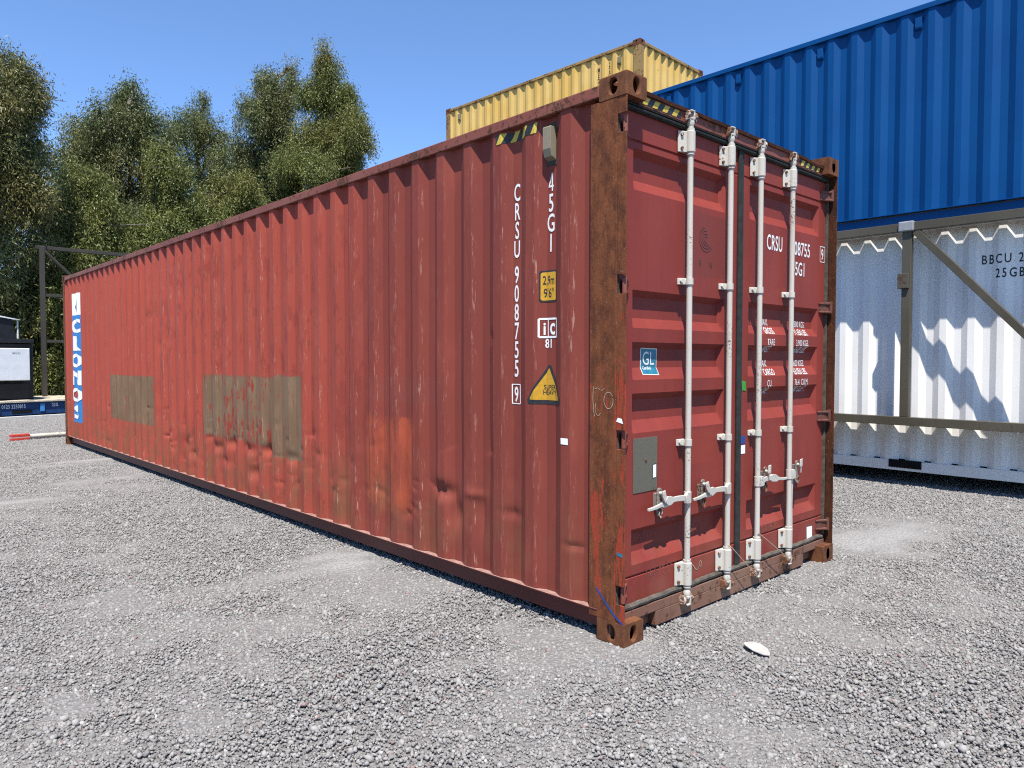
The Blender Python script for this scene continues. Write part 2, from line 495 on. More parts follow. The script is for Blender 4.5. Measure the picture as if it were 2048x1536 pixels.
MAT['frame'] = weathered('khaki_frame_paint', (0.135, 0.118, 0.078), (0.185, 0.165, 0.120), rust=0.12, streak=0.4, gain=0.42)
MAT['frame_cap'] = simple('grey_frame_paint', (0.26, 0.27, 0.285), 0.5, 0.4, 0.12, 20)
MAT['grey_box'] = weathered('grey_container_paint', (0.25, 0.26, 0.27), (0.3, 0.3, 0.3), rust=0.1)
MAT['dark'] = simple('dark_void', (0.012, 0.012, 0.013), 0.9, 0.1, 0.1, 10)
MAT['floor_wood'] = simple('container_floor_wood', (0.10, 0.07, 0.045), 0.8, 0.2, 0.2, 8)

# ------------------------------------------------------------------ ground
GEX = [(-0.16, 2.45, 0.30, 0.45, 0.030), (-0.05, 0.45, 0.42, 0.36, 0.022), (-0.2, 9.6, 0.9, 0.22, 0.028), (-1.1, 9.3, 0.9, 0.14, 0.026),
       (-0.35, 7.6, 0.8, 0.20, 0.024), (-0.8, 2.35, 0.7, 0.16, 0.012), (-1.55, 6.6, 0.4, 0.12, 0.024), (-2.2, 1.25, 0.12, 0.18, 0.020), (3.3, 0.2, 0.7, 0.5, 0.020), (3.8, 1.4, 0.9, 0.6, 0.020)]

def ground_z(x, y):
    z = 0.0085 * vnoise(x * 0.55 + 50, y * 1.3 + 50, 1) + 0.006 * vnoise(x * 2.7 + 50, y * 2.7 + 50, 2) + 0.004 * vnoise(x * 7 + 90, y * 7 + 90, 3)
    for gx, gy, sx, sy, a in GEX:
        e = np.exp(-(((x - gx) / sx) ** 2 + ((y - gy) / sy) ** 2))
        z = z + a * e * (0.75 + 0.35 * vnoise(x * 3 + 20, y * 9 + 20, 4))
    return z - 0.0100

def axis(lo, hi, near_lo, near_hi, step):
    mid = np.arange(near_lo, near_hi, step)
    k = np.concatenate([[0.3, 0.8, 1.6, 3, 5, 8, 13, 20, 32, 50, 80, 130, 210, 340, 500]])
    return np.concatenate([(near_lo - k)[::-1][(near_lo - k)[::-1] > lo], mid, (near_hi + k)[(near_hi + k) < hi]])

def build_ground():
    k = NT('dusty_ground')
    a = k.noise(0.9, 5)
    b = k.noise(60, 4, 0.7)
    v = k.n('ShaderNodeTexVoronoi'); v.inputs['Scale'].default_value = 48
    k.link(k.pos(), v.inputs['Vector'])
    z = k.xyz()[2]
    stone = k.mix(k.ramp(b, 0.3, 0.7), (0.215, 0.205, 0.195), (0.40, 0.385, 0.36))
    c = k.mix(k.mul(k.ramp(k.noise(0.45, 4, off=(3, 3, 0)), 0.45, 0.7), 0.4), stone, (0.37, 0.35, 0.31))
    hi = k.ramp(z, -0.002, 0.014)
    c = k.mix(k.mul(hi, 0.85), c, k.mix(k.ramp(b, 0.3, 0.7), (0.42, 0.415, 0.40), (0.56, 0.55, 0.525)))
    c = k.mix(k.mul(k.ramp(v.outputs['Distance'], 0.1, 0.7), 0.4), c, (0.17, 0.165, 0.165))
    k.bump(k.math('ADD', k.mul(v.outputs['Distance'], -1.0), k.mul(b, 0.6)), 0.9, 0.012)
    mat = k.done(c, 0.95, 0.1, gain=0.64)
    xs = axis(-700, 700, -7.0, 9.0, 0.05); ys = axis(-700, 700, -3.0, 16.0, 0.06)
    X, Y = np.meshgrid(xs, ys, indexing='ij')
    Z = ground_z(X, Y)
    far = np.clip((np.hypot(X, Y) - 60) / 200, 0, 1)
    Z = Z * (1 - far)
    o = grid_mesh('ground', np.stack([X, Y, Z], -1), mat, smooth=True, sharp=None, flip=True)
    tag(o, 'grey crushed stone yard surface with pale dusty streaks', kind='structure')

build_ground()

def build_gravel():
    """one square tile of loose stones, repeated over the yard by geometry nodes with random quarter turns"""
    T = 1.25
    n = 9500
    # icosahedron
    t = (1 + 5 ** 0.5) / 2
    V = np.array([(-1, t, 0), (1, t, 0), (-1, -t, 0), (1, -t, 0), (0, -1, t), (0, 1, t), (0, -1, -t), (0, 1, -t), (t, 0, -1), (t, 0, 1), (-t, 0, -1), (-t, 0, 1)]) / math.hypot(1, t)
    F = np.array([(0, 11, 5), (0, 5, 1), (0, 1, 7), (0, 7, 10), (0, 10, 11), (1, 5, 9), (5, 11, 4), (11, 10, 2), (10, 7, 6), (7, 1, 8), (3, 9, 4), (3, 4, 2), (3, 2, 6), (3, 6, 8), (3, 8, 9), (4, 9, 5), (2, 4, 11), (6, 2, 10), (8, 6, 7), (9, 8, 1)])
    g = np.random.default_rng(11)
    size = np.clip(np.exp(g.normal(math.log(0.0056), 0.38, n)), 0.004, 0.019)
    px = g.uniform(-T / 2, T / 2, n); py = g.uniform(-T / 2, T / 2, n)
    heap = vnoise(px * 5 + 30, py * 5 + 30, 6) * np.clip(1 - (np.maximum(abs(px), abs(py)) / (T / 2)) ** 6, 0, 1)
    pz = -0.004 + size * 0.15 + 0.005 * heap + g.uniform(-0.003, 0.004, n)
    shape = g.uniform(0.72, 1.25, (n, 12, 1)) * V[None]
    sc = np.stack([g.uniform(0.85, 1.35, n), g.uniform(0.7, 1.1, n), g.uniform(0.55, 0.95, n)], -1)
    shape = shape * sc[:, None, :]
    def rotm(ax, a):
        c, s = np.cos(a), np.sin(a); m = np.zeros((n, 3, 3)); i, j = [(1, 2), (0, 2), (0, 1)][ax]
        m[:, ax, ax] = 1; m[:, i, i] = c; m[:, j, j] = c; m[:, i, j] = -s; m[:, j, i] = s
        return m
    Rr = rotm(2, g.uniform(0, 6.28, n)) @ rotm(0, g.normal(0, 0.5, n)) @ rotm(1, g.normal(0, 0.5, n))
    P = np.einsum('nij,nkj->nki', Rr, shape) * size[:, None, None] + np.stack([px, py, pz], -1)[:, None, :]
    FF = (F[None] + (np.arange(n) * 12)[:, None, None]).reshape(-1, 3)
    k = NT('crushed_stone')
    at = k.n('ShaderNodeAttribute'); at.attribute_name = 'tone'
    tone = at.outputs['Fac']
    c = k.mix(k.ramp(tone, 0.0, 1.0), (0.215, 0.205, 0.195), (0.40, 0.385, 0.365))
    c = k.mix(k.ramp(tone, 0.985, 0.99), c, (0.56, 0.54, 0.50))
    c = k.mix(k.ramp(tone, 0.02, 0.015), c, (0.30, 0.19, 0.17))
    c = k.mix(k.mul(k.ramp(k.noise(120, 4, 0.7), 0.35, 0.7), 0.45), c, (0.44, 0.425, 0.40))
    mat = k.done(c, 0.92, 0.15, gain=0.66)
    o = np_mesh('gravel', P.reshape(-1, 3), FF, mat)
    a = o.data.attributes.new('tone', 'FLOAT', 'POINT')
    a.data.foreach_set('value', np.repeat(g.random(n), 12).astype(np.float32))
    # ---- geometry nodes
    ng = bpy.data.node_groups.new('gravel_spread', 'GeometryNodeTree')
    ng.interface.new_socket('Geometry', in_out='INPUT', socket_type='NodeSocketGeometry')
    ng.interface.new_socket('Geometry', in_out='OUTPUT', socket_type='NodeSocketGeometry')
    N = ng.nodes.new; L = ng.links.new
    gi = N('NodeGroupInput'); go = N('NodeGroupOutput')
    parts = []
    for (cx, cy, nx, ny) in ((0.2, 7.2, 16, 20), (6.4, -1.2, 6, 5), (-6.3, 13.0, 22, 14 - 4)):
        gr = N('GeometryNodeMeshGrid')
        step = T * 0.985
        gr.inputs['Size X'].default_value = step * (nx - 1); gr.inputs['Size Y'].default_value = step * (ny - 1)
        gr.inputs['Vertices X'].default_value = nx; gr.inputs['Vertices Y'].default_value = ny
        tr = N('GeometryNodeTransform')
        tr.inputs['Translation'].default_value = (cx, cy, 0)
        L(gr.outputs[0], tr.inputs['Geometry'])
        parts.append((tr, cx, cy, nx, ny))
        if len(parts) == 1: break
    rv = N('FunctionNodeRandomValue'); rv.data_type = 'INT'
    rv.inputs[4].default_value = 0; rv.inputs[5].default_value = 3
    mm = N('ShaderNodeMath'); mm.operation = 'MULTIPLY'; mm.inputs[1].default_value = math.pi / 2
    L(rv.outputs[2], mm.inputs[0])
    cx = N('ShaderNodeCombineXYZ'); L(mm.outputs[0], cx.inputs[2])
    io = N('GeometryNodeInstanceOnPoints')
    L(parts[0][0].outputs[0], io.inputs['Points'])
    L(gi.outputs[0], io.inputs['Instance'])
    L(cx.outputs[0], io.inputs['Rotation'])
    L(io.outputs[0], go.inputs[0])
    md = o.modifiers.new('spread', 'NODES'); md.node_group = ng
    tag(o, 'loose grey crushed stones covering the whole yard', 'gravel', kind='stuff')
    return o

build_gravel()

# ------------------------------------------------------------------ container pieces
def casting(name, mat, parent, x0, y0, z0, sx=1, sy=1, dx=0.162, dy=0.178, dz=0.118, slots=True):
    """corner casting; x0,y0 = the outer corner, the block extends sx,sy inwards; oval holes in the outer faces"""
    mb = MB()
    n = 20
    def ring(u0, u1, v0, v1, P, hu, hv):
        cu, cv = (u0 + u1) / 2, (v0 + v1) / 2
        out = []; inn = []
        for i in range(n):
            a = 2 * math.pi * (i + 0.5) / n
            c, s = math.cos(a), math.sin(a)
            m = max(abs(c), abs(s))
            out.append((cu + c / m * (u1 - u0) / 2, cv + s / m * (v1 - v0) / 2))
            rr = 1.0
            inn.append((cu + c * hu * rr, cv + math.copysign(abs(s) ** 0.85, s) * hv))
        # true corners
        cor = [(u1, v1), (u0, v1), (u0, v0), (u1, v0)]
        vs = [P(u, v, 0) for u, v in out] + [P(u, v, 0) for u, v in inn] + [P(u, v, 0.022) for u, v in inn] + [P(u, v, 0) for u, v in cor]
        fs = []
        for i in range(n):
            j = (i + 1) % n
            fs.append((i, j, n + j, n + i)); fs.append((n + i, n + j, 2 * n + j, 2 * n + i))
            a, b = out[i], out[j]
            for q, cc in enumerate(cor):
                if (abs(a[0] - cc[0]) < 1e-6 and abs(b[1] - cc[1]) < 1e-6) or (abs(a[1] - cc[1]) < 1e-6 and abs(b[0] - cc[0]) < 1e-6):
                    fs.append((i, 3 * n + q, j))
        mb.add(vs, fs)
    x1, y1, z1 = x0 + sx * dx, y0 + sy * dy, z0 + dz
    ring(y0, y1, z0, z1, lambda u, v, d: (x0 + sx * d, u, v), 0.027, 0.040)       # side face
    ring(x0, x1, z0, z1, lambda u, v, d: (u, y0 + sy * d, v), 0.026, 0.040)       # end face
    ring(x0, x1, y0, y1, lambda u, v, d: (u, v, (z1 - d) if z0 > 1 else (z0 + d)), 0.032, 0.055)
    zc = z0 if z0 > 1 else z1
    mb.add([(x0, y0, zc), (x1, y0, zc), (x1, y1, zc), (x0, y1, zc)], [(0, 1, 2, 3)])
    mb.add([(x1, y0, z0), (x1, y1, z0), (x1, y1, z1), (x1, y0, z1)], [(0, 1, 2, 3)])
    mb.add([(x0, y1, z0), (x1, y1, z0), (x1, y1, z1), (x0, y1, z1)], [(0, 1, 2, 3)])
    me_o = mb.build(name, mat, parent)
    bm = bmesh.new(); bm.from_mesh(me_o.data)
    bmesh.ops.remove_doubles(bm, verts=bm.verts, dist=1e-5)
    bmesh.ops.recalc_face_normals(bm, faces=bm.faces)
    bm.to_mesh(me_o.data); bm.free()
    b = me_o.modifiers.new('bevel', 'BEVEL'); b.width = 0.007; b.segments = 2; b.limit_method = 'ANGLE'; b.angle_limit = R(60)
    return me_o

OUT, WEB, DEP = 0.070, 0.070, 0.036
def corr_depth(s, s0=0.382, per=0.278, out=OUT, web=WEB, dep=DEP):
    """0 on the proud faces, dep in the channels"""
    p = np.mod(np.asarray(s, float) - s0, per)
    return np.where(p < out, 0.0, np.where(p < out + web, (p - out) / web * dep, np.where(p < per - web, dep, (per - p) / web * dep)))

def corr_cols(a, b, s0=0.382, per=0.278, out=OUT, web=WEB, sub=1):
    ks = np.arange(math.floor((a - s0) / per) - 1, math.ceil((b - s0) / per) + 1)
    base = np.concatenate([s0 + ks * per + o for o in (0, out, out + web, per - web)])
    base = np.sort(base)
    base = np.concatenate([[a], base[(base > a + 1e-4) & (base < b - 1e-4)], [b]])
    if sub > 1:
        base = np.concatenate([np.linspace(base[i], base[i + 1], sub, endpoint=False) for i in range(len(base) - 1)] + [[base[-1]]])
    return base

# ------------------------------------------------------------------ the red container
L40, W8, H96 = 12.192, 2.438, 2.896
red = tag(empty('shipping_container'), 'dented long red shipping container with rusty corner post and white door locking bars', 'container')
SX = 0.010                       # the proud corrugations stand 10 mm behind the rail face
Y0S, Y1S = 0.236, L40 - 0.12

def side_dents(Y, Z):
    g = np.random.default_rng(5)
    d = np.zeros_like(Y)
    for _ in range(85):
        y = g.uniform(2.0, 10.0) if g.random() < 0.75 else g.uniform(0.5, 12)
        z = np.clip(g.normal(0.58, 0.14), 0.25, 1.1)
        r1 = g.uniform(0.025, 0.085); r2 = g.uniform(0.02, 0.07); a = g.uniform(0.006, 0.030)
        a *= 0.55
        q = np.sqrt(((Y - y + g.normal(0, 0.4) * (Z - z)) / r1) ** 2 + ((Z - z) / r2) ** 2 + 0.02)
        d += a * np.exp(-1.5 * q) * (1 + 0.5 * np.sin(Z * g.uniform(30, 70) + Y * g.uniform(-40, 40)))
    for _ in range(16):          # slanting creases where the sheet has folded
        y = g.uniform(0.5, 6.5); z = g.uniform(0.3, 0.95); r1 = g.uniform(0.03, 0.06); sl = g.normal(0, 0.5)
        q = (Z - z - sl * (Y - y)) / 0.03
        d += g.uniform(0.004, 0.010) * np.exp(-((Y - y) / r1) ** 2) * np.where(q > 0, np.exp(-q * 0.6), np.exp(q * 2.2) * (1 + 1.2 * q))
    for y, z, r1, r2, a in ((1.53, 0.60, 0.09, 0.05, 0.040), (1.40, 0.46, 0.05, 0.10, 0.030), (1.17, 0.50, 0.05, 0.13, 0.022), (1.20, 0.62, 0.06, 0.03, -0.014),
                            (0.87, 0.55, 0.06, 0.03, 0.012), (0.36, 0.45, 0.05, 0.02, 0.012), (1.04, 1.60, 0.025, 0.025, 0.014), (6.9, 1.75, 0.12, 0.10, 0.016),
                            (7.6, 2.0, 0.10, 0.06, 0.012), (7.2, 1.65, 0.09, 0.08, 0.014), (5.0, 0.62, 0.12, 0.05, 0.030), (4.6, 0.60, 0.10, 0.05, 0.030),
                            (4.2, 0.62, 0.08, 0.05, 0.030), (5.4, 0.55, 0.10, 0.05, 0.026), (5.2, 0.42, 0.10, 0.05, 0.026), (4.5, 0.38, 0.08, 0.06, 0.024),
                            (6.3, 0.50, 0.10, 0.06, 0.026), (6.1, 0.40, 0.10, 0.05, 0.024), (3.7, 0.60, 0.06, 0.05, 0.022), (2.72, 0.60, 0.03, 0.16, 0.02)):
        d += a * np.exp(-(((Y - y) / r1) ** 2 + ((Z - z) / r2) ** 2))
    d += 0.004 * vnoise(Y * 1.3 + 40, Z * 2.2 + 40, 8) + 0.002 * vnoise(Y * 6 + 40, Z * 5 + 40, 9) * np.clip(1.3 - Z, 0.2, 1)
    d *= 0.85
    edge = np.clip((Z - 0.17) / 0.08, 0, 1) * np.clip((2.80 - Z) / 0.15, 0, 1) * np.clip((Y - Y0S) / 0.1, 0, 1)
    return d * edge

def red_side_x(y, z):
    return SX + corr_depth(y) + side_dents(np.asarray(y, float), np.asarray(z, float))

def build_red():
    # ---- left wall
    ys = corr_cols(Y0S, Y1S, sub=3)
    zs = np.concatenate([np.linspace(0.160, 1.0, 75, endpoint=False), np.linspace(1.0, 2.806, 62)])
    Y, Z = np.meshgrid(ys, zs, indexing='ij')
    X = red_side_x(Y, Z)
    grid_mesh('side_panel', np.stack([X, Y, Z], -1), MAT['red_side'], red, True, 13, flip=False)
    # ---- right wall (plain corrugation), front wall, roof, floor
    ys = corr_cols(Y0S, Y1S)
    P = np.stack(np.broadcast_arrays((W8 - SX - corr_depth(ys))[:, None], ys[:, None], np.array([0.16, 2.806])[None]), -1)
    grid_mesh('side_panel', P, MAT['red_low'], red, True, 16, flip=True)
    xs = corr_cols(0.10, W8 - 0.10)
    P = np.stack(np.broadcast_arrays(xs[:, None], (L40 - 0.01 - corr_depth(xs))[:, None], np.array([0.16, 2.80])[None]), -1)
    grid_mesh('front_panel', P, MAT['red_low'], red, True, 16)
    ys = corr_cols(0.12, L40 - 0.1, per=0.209, out=0.09, web=0.014)
    P = np.stack(np.broadcast_arrays(np.array([0.05, W8 - 0.05])[None, :], ys[:, None], (2.862 - corr_depth(ys, per=0.209, out=0.09, web=0.014, dep=0.02))[:, None]), -1)
    grid_mesh('roof_panel', P, MAT['red_low'], red, True, 16)
    MB().box(0.06, W8 - 0.06, 0.10, L40 - 0.08, 0.14, 0.17).build('floor_panel', MAT['floor_wood'], red)
    for i in range(18):
        y = 0.5 + i * 0.65
        MB().box(0.065, W8 - 0.065, y, y + 0.05, 0.05, 0.139).build('cross_member', MAT['rust_dark'], red)
    # ---- rails
    for x0, x1 in ((0.0, 0.06), (W8 - 0.06, W8)):
        MB().box(x0, x1, 0.178, L40 - 0.178, 2.803, 2.866).build('top_rail', MAT['red_rail'], red, 0.006)
    for sgn in (0, 1):           # open channel: lip above, recessed web
        f = (lambda x: x) if sgn == 0 else (lambda x: W8 - x)
        poly = [(f(0.0), 0.158), (f(0.0), 0.152), (f(0.058), 0.150), (f(0.058), 0.045), (f(0.064), 0.045), (f(0.064), 0.158)]
        MB().prism(poly, 0.178, L40 - 0.178, 'y').build('bottom_rail', MAT['red_low'], red)
    MB().box(0.162, W8 - 0.162, L40 - 0.06, L40, 2.80, 2.866).build('end_rail', MAT['red_rail'], red, 0.006)
    MB().box(0.162, W8 - 0.162, L40 - 0.06, L40, 0.04, 0.16).build('end_rail', MAT['red_low'], red, 0.006)
    # ---- castings
    for x, sx in ((0, 1), (W8, -1)):
        for y, sy in ((0, 1), (L40, -1)):
            for z in (0.0, H96 - 0.118):
                casting('corner_casting', MAT['rust'], red, x, y, z, sx, sy)
    # ---- door-end posts, with notches for the hinges
    hz = [(2.600, 2.690), (1.795, 1.890), (1.010, 1.105), (0.215, 0.310)]
    for side in (0, 1):
        f = (lambda x: x) if side == 0 else (lambda x: W8 - x)
        def bx(mb, a, b, *r): mb.box(min(f(a), f(b)), max(f(a), f(b)), *r)
        mb = MB()
        bx(mb, 0.002, 0.012, 0.060, 0.236, 0.118, 2.778)
        edges = ([0.118] + [v for h in sorted(hz) for v in h] + [2.778]) if side == 0 else [0.118, 2.778]
        for i in range(0, len(edges), 2):
            bx(mb, 0.004, 0.0119, 0.002, 0.060, edges[i], edges[i + 1])
        bx(mb, 0.012, 0.060, 0.228, 0.236, 0.118, 2.778)     # rear return
        bx(mb, 0.060, 0.068, 0.120, 0.236, 0.118, 2.778)     # inner skin
        mb.build('corner_post', MAT['rust_post'] if side == 0 else MAT['rust_dark'], red, 0.003)
    for x in (0.0, W8 - 0.09):
        MB().box(x + 0.002, x + 0.088, L40 - 0.12, L40 - 0.004, 0.118, 2.778).build('corner_post', MAT['rust'], red, 0.006)
    # ---- header and sill
    hd = MB().box(0.162, W8 - 0.162, 0.048, 0.11, 2.772, 2.846)
    hd.build('door_header', MAT['red_rail'], red, 0.003)
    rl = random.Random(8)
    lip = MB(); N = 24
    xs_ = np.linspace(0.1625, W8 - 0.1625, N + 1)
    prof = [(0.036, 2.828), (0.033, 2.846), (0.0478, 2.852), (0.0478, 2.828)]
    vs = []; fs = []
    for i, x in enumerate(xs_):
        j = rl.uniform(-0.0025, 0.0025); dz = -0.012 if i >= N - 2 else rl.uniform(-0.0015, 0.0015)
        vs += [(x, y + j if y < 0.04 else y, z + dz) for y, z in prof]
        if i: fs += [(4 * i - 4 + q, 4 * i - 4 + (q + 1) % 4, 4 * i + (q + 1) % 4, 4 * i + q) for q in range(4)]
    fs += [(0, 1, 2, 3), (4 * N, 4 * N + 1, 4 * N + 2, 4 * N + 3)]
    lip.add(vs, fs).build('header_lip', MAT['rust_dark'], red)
    sl = MB()
    n1, n2 = 0.350, W8 - 0.350
    sl.box(0.020, W8 - 0.020, 0.0575, 0.12, 0.096, 0.150)
    sl.box(n1, n2, 0.0575, 0.12, 0.014, 0.096)
    sl.box(0.020, n1 - 0.0005, 0.105, 0.12, 0.020, 0.096); sl.box(n2 + 0.0005, W8 - 0.020, 0.105, 0.12, 0.020, 0.096)
    sl.build('door_sill', MAT['red_sill'], red, 0.004)
    build_doors(hz)

CH = [(2.560, 2.404, 2.346), (1.828, 1.684, 1.630), (1.556, 1.421, 1.357), (1.286, 1.143, 1.076), (0.568, 0.437, 0.377)]
DY, DD = 0.080, 0.034
def door_prof(z):
    d = np.zeros_like(np.asarray(z, float))
    for top, b0, b1 in CH:
        d = np.maximum(d, np.clip(np.minimum((top - z) / 0.034, (z - b1) / (b0 - b1)), 0, 1))
    return d
LEAF = [(0.030, 1.206, 0.158, 1.052), (1.234, 2.408, 1.336, 2.306)]
def door_depth(x, z):
    x = np.asarray(x, float)
    e = np.zeros_like(x)
    for a, b, r0, r1 in LEAF:
        e = np.maximum(e, np.clip(np.minimum((x - r0) / 0.03, (r1 - x) / 0.03), 0, 1))
    return DD * np.minimum(door_prof(z), e)
def door_map(off=0.0016):
    def m(s, t):
        return Vector((s, DY + float(door_depth(np.array([s]), np.array([t]))[0]) - off, t))
    return m
DCUT_T = sorted([v for t, b0, b1 in CH for v in (t, t - 0.034, b0, b1)])
DCUT_S = [v for a, b, r0, r1 in LEAF for v in (r0, r0 + 0.03, r1 - 0.03, r1)]
BARS = [0.615, 1.040, 1.398, 1.822]
BY = 0.038

def build_doors(hz):
    doors = []
    zlo, zhi = 0.172, 2.752
    for li, (a, b, r0, r1) in enumerate(LEAF):
        xs = np.unique(np.round(np.concatenate([[a, b], np.linspace(r0, r0 + 0.03, 4), np.linspace(r1 - 0.03, r1, 4), np.linspace(r0 + 0.03, r1 - 0.03, 9)]), 5))
        zz = [zlo, zhi]
        for t, b0, b1 in CH:
            zz += list(np.linspace(t - 0.034, t, 4)) + list(np.linspace(b1, b0, 5))
        for g in (2.598, 0.318):
            zz += [g - 0.008, g - 0.003, g + 0.003, g + 0.008]
        zs = np.unique(np.round(zz, 5))
        X, Z = np.meshgrid(xs, zs, indexing='ij')
        Yd = DY + door_depth(X, Z)
        inset = (X >= r0 - 1e-6) & (X <= r1 + 1e-6)
        for g in (2.598, 0.318):
            Yd = Yd + np.where(inset & (abs(Z - g) < 0.004), 0.010, 0.0)
        Yd = Yd + 0.0012 * vnoise(X * 4 + 20, Z * 4 + 20, 12)
        o = grid_mesh('door', np.stack([X, Yd, Z], -1), MAT['red_door'], red, True, 14, flip=True)
        o['label'] = ['left door leaf with four pressed channels and a metal plate', 'right door leaf with white weight lettering'][li]
        mb = MB()
        mb.box(a, b, 0.128, 0.150, zlo, zhi)
        mb.box(a - 0.001, a + 0.003, DY + 0.002, 0.128, zlo, zhi); mb.box(b - 0.003, b + 0.001, DY + 0.002, 0.128, zlo, zhi)
        mb.box(a, b, DY + 0.002, 0.128, zlo - 0.001, zlo + 0.003); mb.box(a, b, DY + 0.002, 0.128, zhi - 0.003, zhi + 0.001)
        mb.build('door_frame', MAT['red_door'], o)
        doors.append(o)
        # hinges: pin, two curved lugs and a leaf plate
        for z0, z1 in hz:
            f = (lambda x: x) if li == 0 else (lambda x: W8 - x)
            mb = MB()
            mb.tube([(f(0.030), 0.030, z0 + 0.004), (f(0.030), 0.030, z1 - 0.004)], 0.013, 10)
            for zc in (z0 + 0.012, z1 - 0.022):
                pts = [(f(0.030), 0.030), (f(0.055), 0.046), (f(0.085), 0.066), (f(0.118), 0.0785)]
                mb.tube([(p[0], p[1], zc) for p in pts], [0.012, 0.011, 0.0095, 0.006], 8)
            p = [(f(0.034), 0.034), (f(0.112), 0.0795), (f(0.112), 0.0865), (f(0.030), 0.042)]
            mb.prism(p, z0 + 0.016, z1 - 0.022, 'z')
            mb.build('hinge', MAT['red_rail'] if li == 0 else MAT['hinge_dark'], o, 0.002)
    # rubber seals
    g = MB().box(1.186, 1.224, 0.064, 0.079, 0.176, 2.742).box(1.224, 1.250, 0.070, 0.079, 0.176, 2.742)
    g.build('door_gasket', MAT['gasket'], doors[0], 0.004)
    g = MB().box(0.020, 2.418, 0.062, 0.079, 2.742, 2.760)
    g.tube([(0.020, 0.060, 2.754), (2.418, 0.060, 2.754)], 0.0085, 8)
    g.box(0.020, 2.418, 0.050, 0.062, 2.765, 2.7715)
    g.build('door_gasket', MAT['gasket'], doors[0], 0.002)
    rg = random.Random(3)
    pts = [(0.04 + i * 0.056, 0.070 + rg.uniform(-.002, .002), 0.169 + rg.uniform(-.003, .003)) for i in range(43)]
    MB().tube(pts, 0.0165, 8).build('door_gasket', MAT['gasket_dusty'], doors[0])
    for x in (0.018, 2.4095):
        MB().box(x, x + 0.012, 0.060, 0.120, 0.180, 2.74).build('door_gasket', MAT['gasket_dusty'], doors[0 if x < 1 else 1])
    # ---- locking bars
    for bi, bx in enumerate(BARS):
        W = MAT['white_bar']
        tilt = 0.0
        bar = MB().tube([(bx, BY, 0.110), (bx, BY, 0.75), (bx + 0.001, BY + 0.0005, 1.6), (bx, BY, 2.80)], 0.0168, 16).build('locking_bar', W, red)
        bar['label'] = ['leftmost white locking bar on the left door', 'right white locking bar on the left door', 'left white locking bar on the right door', 'rightmost white locking bar, its handle hanging down'][bi]
        for z0, z1 in ((2.612, 2.728), (0.190, 0.318)):          # sleeve plates
            mb = MB().tube([(bx, BY, z0 - 0.014), (bx, BY, z0), (bx, BY, z0 + 0.001), (bx, BY, z1 - 0.001), (bx, BY, z1), (bx, BY, z1 + 0.016)], [0.0225, 0.0225, 0.0270, 0.0270, 0.0225, 0.0225], 16)
            mb.prism([(bx - 0.070, 0.0755), (bx - 0.066, 0.068), (bx - 0.030, 0.052), (bx - 0.020, 0.030), (bx - 0.010, 0.062), (bx + 0.028, 0.066), (bx + 0.030, 0.0755)], z0, z1, 'z')
            mb.build('sleeve_bracket', W, bar, 0.002)
            for q in (z0 + 0.020, z1 - 0.020):
                MB().tube([(bx - 0.050, 0.064, q), (bx - 0.054, 0.052, q)], 0.009, 8).build('bolt', MAT['white_rust'], bar)
        for zc in (1.900, 0.998):                                  # guide brackets
            zj = zc + [0.0, 0.0, 0.002, -0.002][bi]
            mb = MB().tube([(bx, BY, zj - 0.018), (bx, BY, zj + 0.018)], 0.0225, 14)
            mb.prism([(bx - 0.058, 0.0795), (bx - 0.052, 0.066), (bx - 0.020, 0.050), (bx - 0.016, 0.030), (bx + 0.018, 0.030), (bx + 0.024, 0.0795)], zj - 0.018, zj + 0.018, 'z')
            mb.tube([(bx - 0.042, 0.070, zj), (bx - 0.048, 0.050, zj)], 0.010, 8)
            mb.build('guide_bracket', W, bar, 0.002)
        for zc, up in ((2.800, 1), (0.118, -1)):                   # cams and keepers
            mb = MB().tube([(bx, BY, zc - up * 0.045), (bx, BY, zc - up * 0.030), (bx, BY, zc - up * 0.010)], [0.0170, 0.0225, 0.0190], 14)
            mb.box(bx - 0.016, bx + 0.016, BY - 0.020, BY + 0.020, min(zc - up * 0.010, zc + up * 0.002), max(zc - up * 0.010, zc + up * 0.002))
            mb.box(bx + 0.008, bx + 0.016, BY - 0.020, BY + 0.020, min(zc, zc + up * 0.034), max(zc, zc + up * 0.034))
            mb.box(bx - 0.018, bx + 0.016, BY - 0.020, BY + 0.012, min(zc + up * 0.034, zc + up * 0.042), max(zc + up * 0.034, zc + up * 0.042))
            mb.build('cam', W, bar, 0.002)
            for s in (-1, 1):
                x0 = bx + s * 0.034
                kp = MB().prism([(0.062, zc - up * 0.020), (0.028, zc - up * 0.014), (0.016, zc + up * 0.010), (0.022, zc + up * 0.032), (0.062, zc + up * 0.036)], x0 - 0.009, x0 + 0.009, 'x')
                kp.build('cam_keeper', MAT['white_rust'], bar, 0.002)
        # handle hub on the bar, handle, catch on the door
        s = -1 if bi < 2 else 1
        zc = 0.690
        mb = MB().tube([(bx, BY, zc - 0.030), (bx, BY, zc + 0.030)], 0.0215, 14)
        mb.prism([(bx + s * 0.004, zc - 0.034), (bx + s * 0.044, zc - 0.030), (bx + s * 0.048, zc + 0.014), (bx + s * 0.030, zc + 0.032), (bx + s * 0.004, zc + 0.034)], BY - 0.026, BY - 0.004, 'y')
        mb.build('handle_hub', W, bar, 0.003)
        hb = MB()
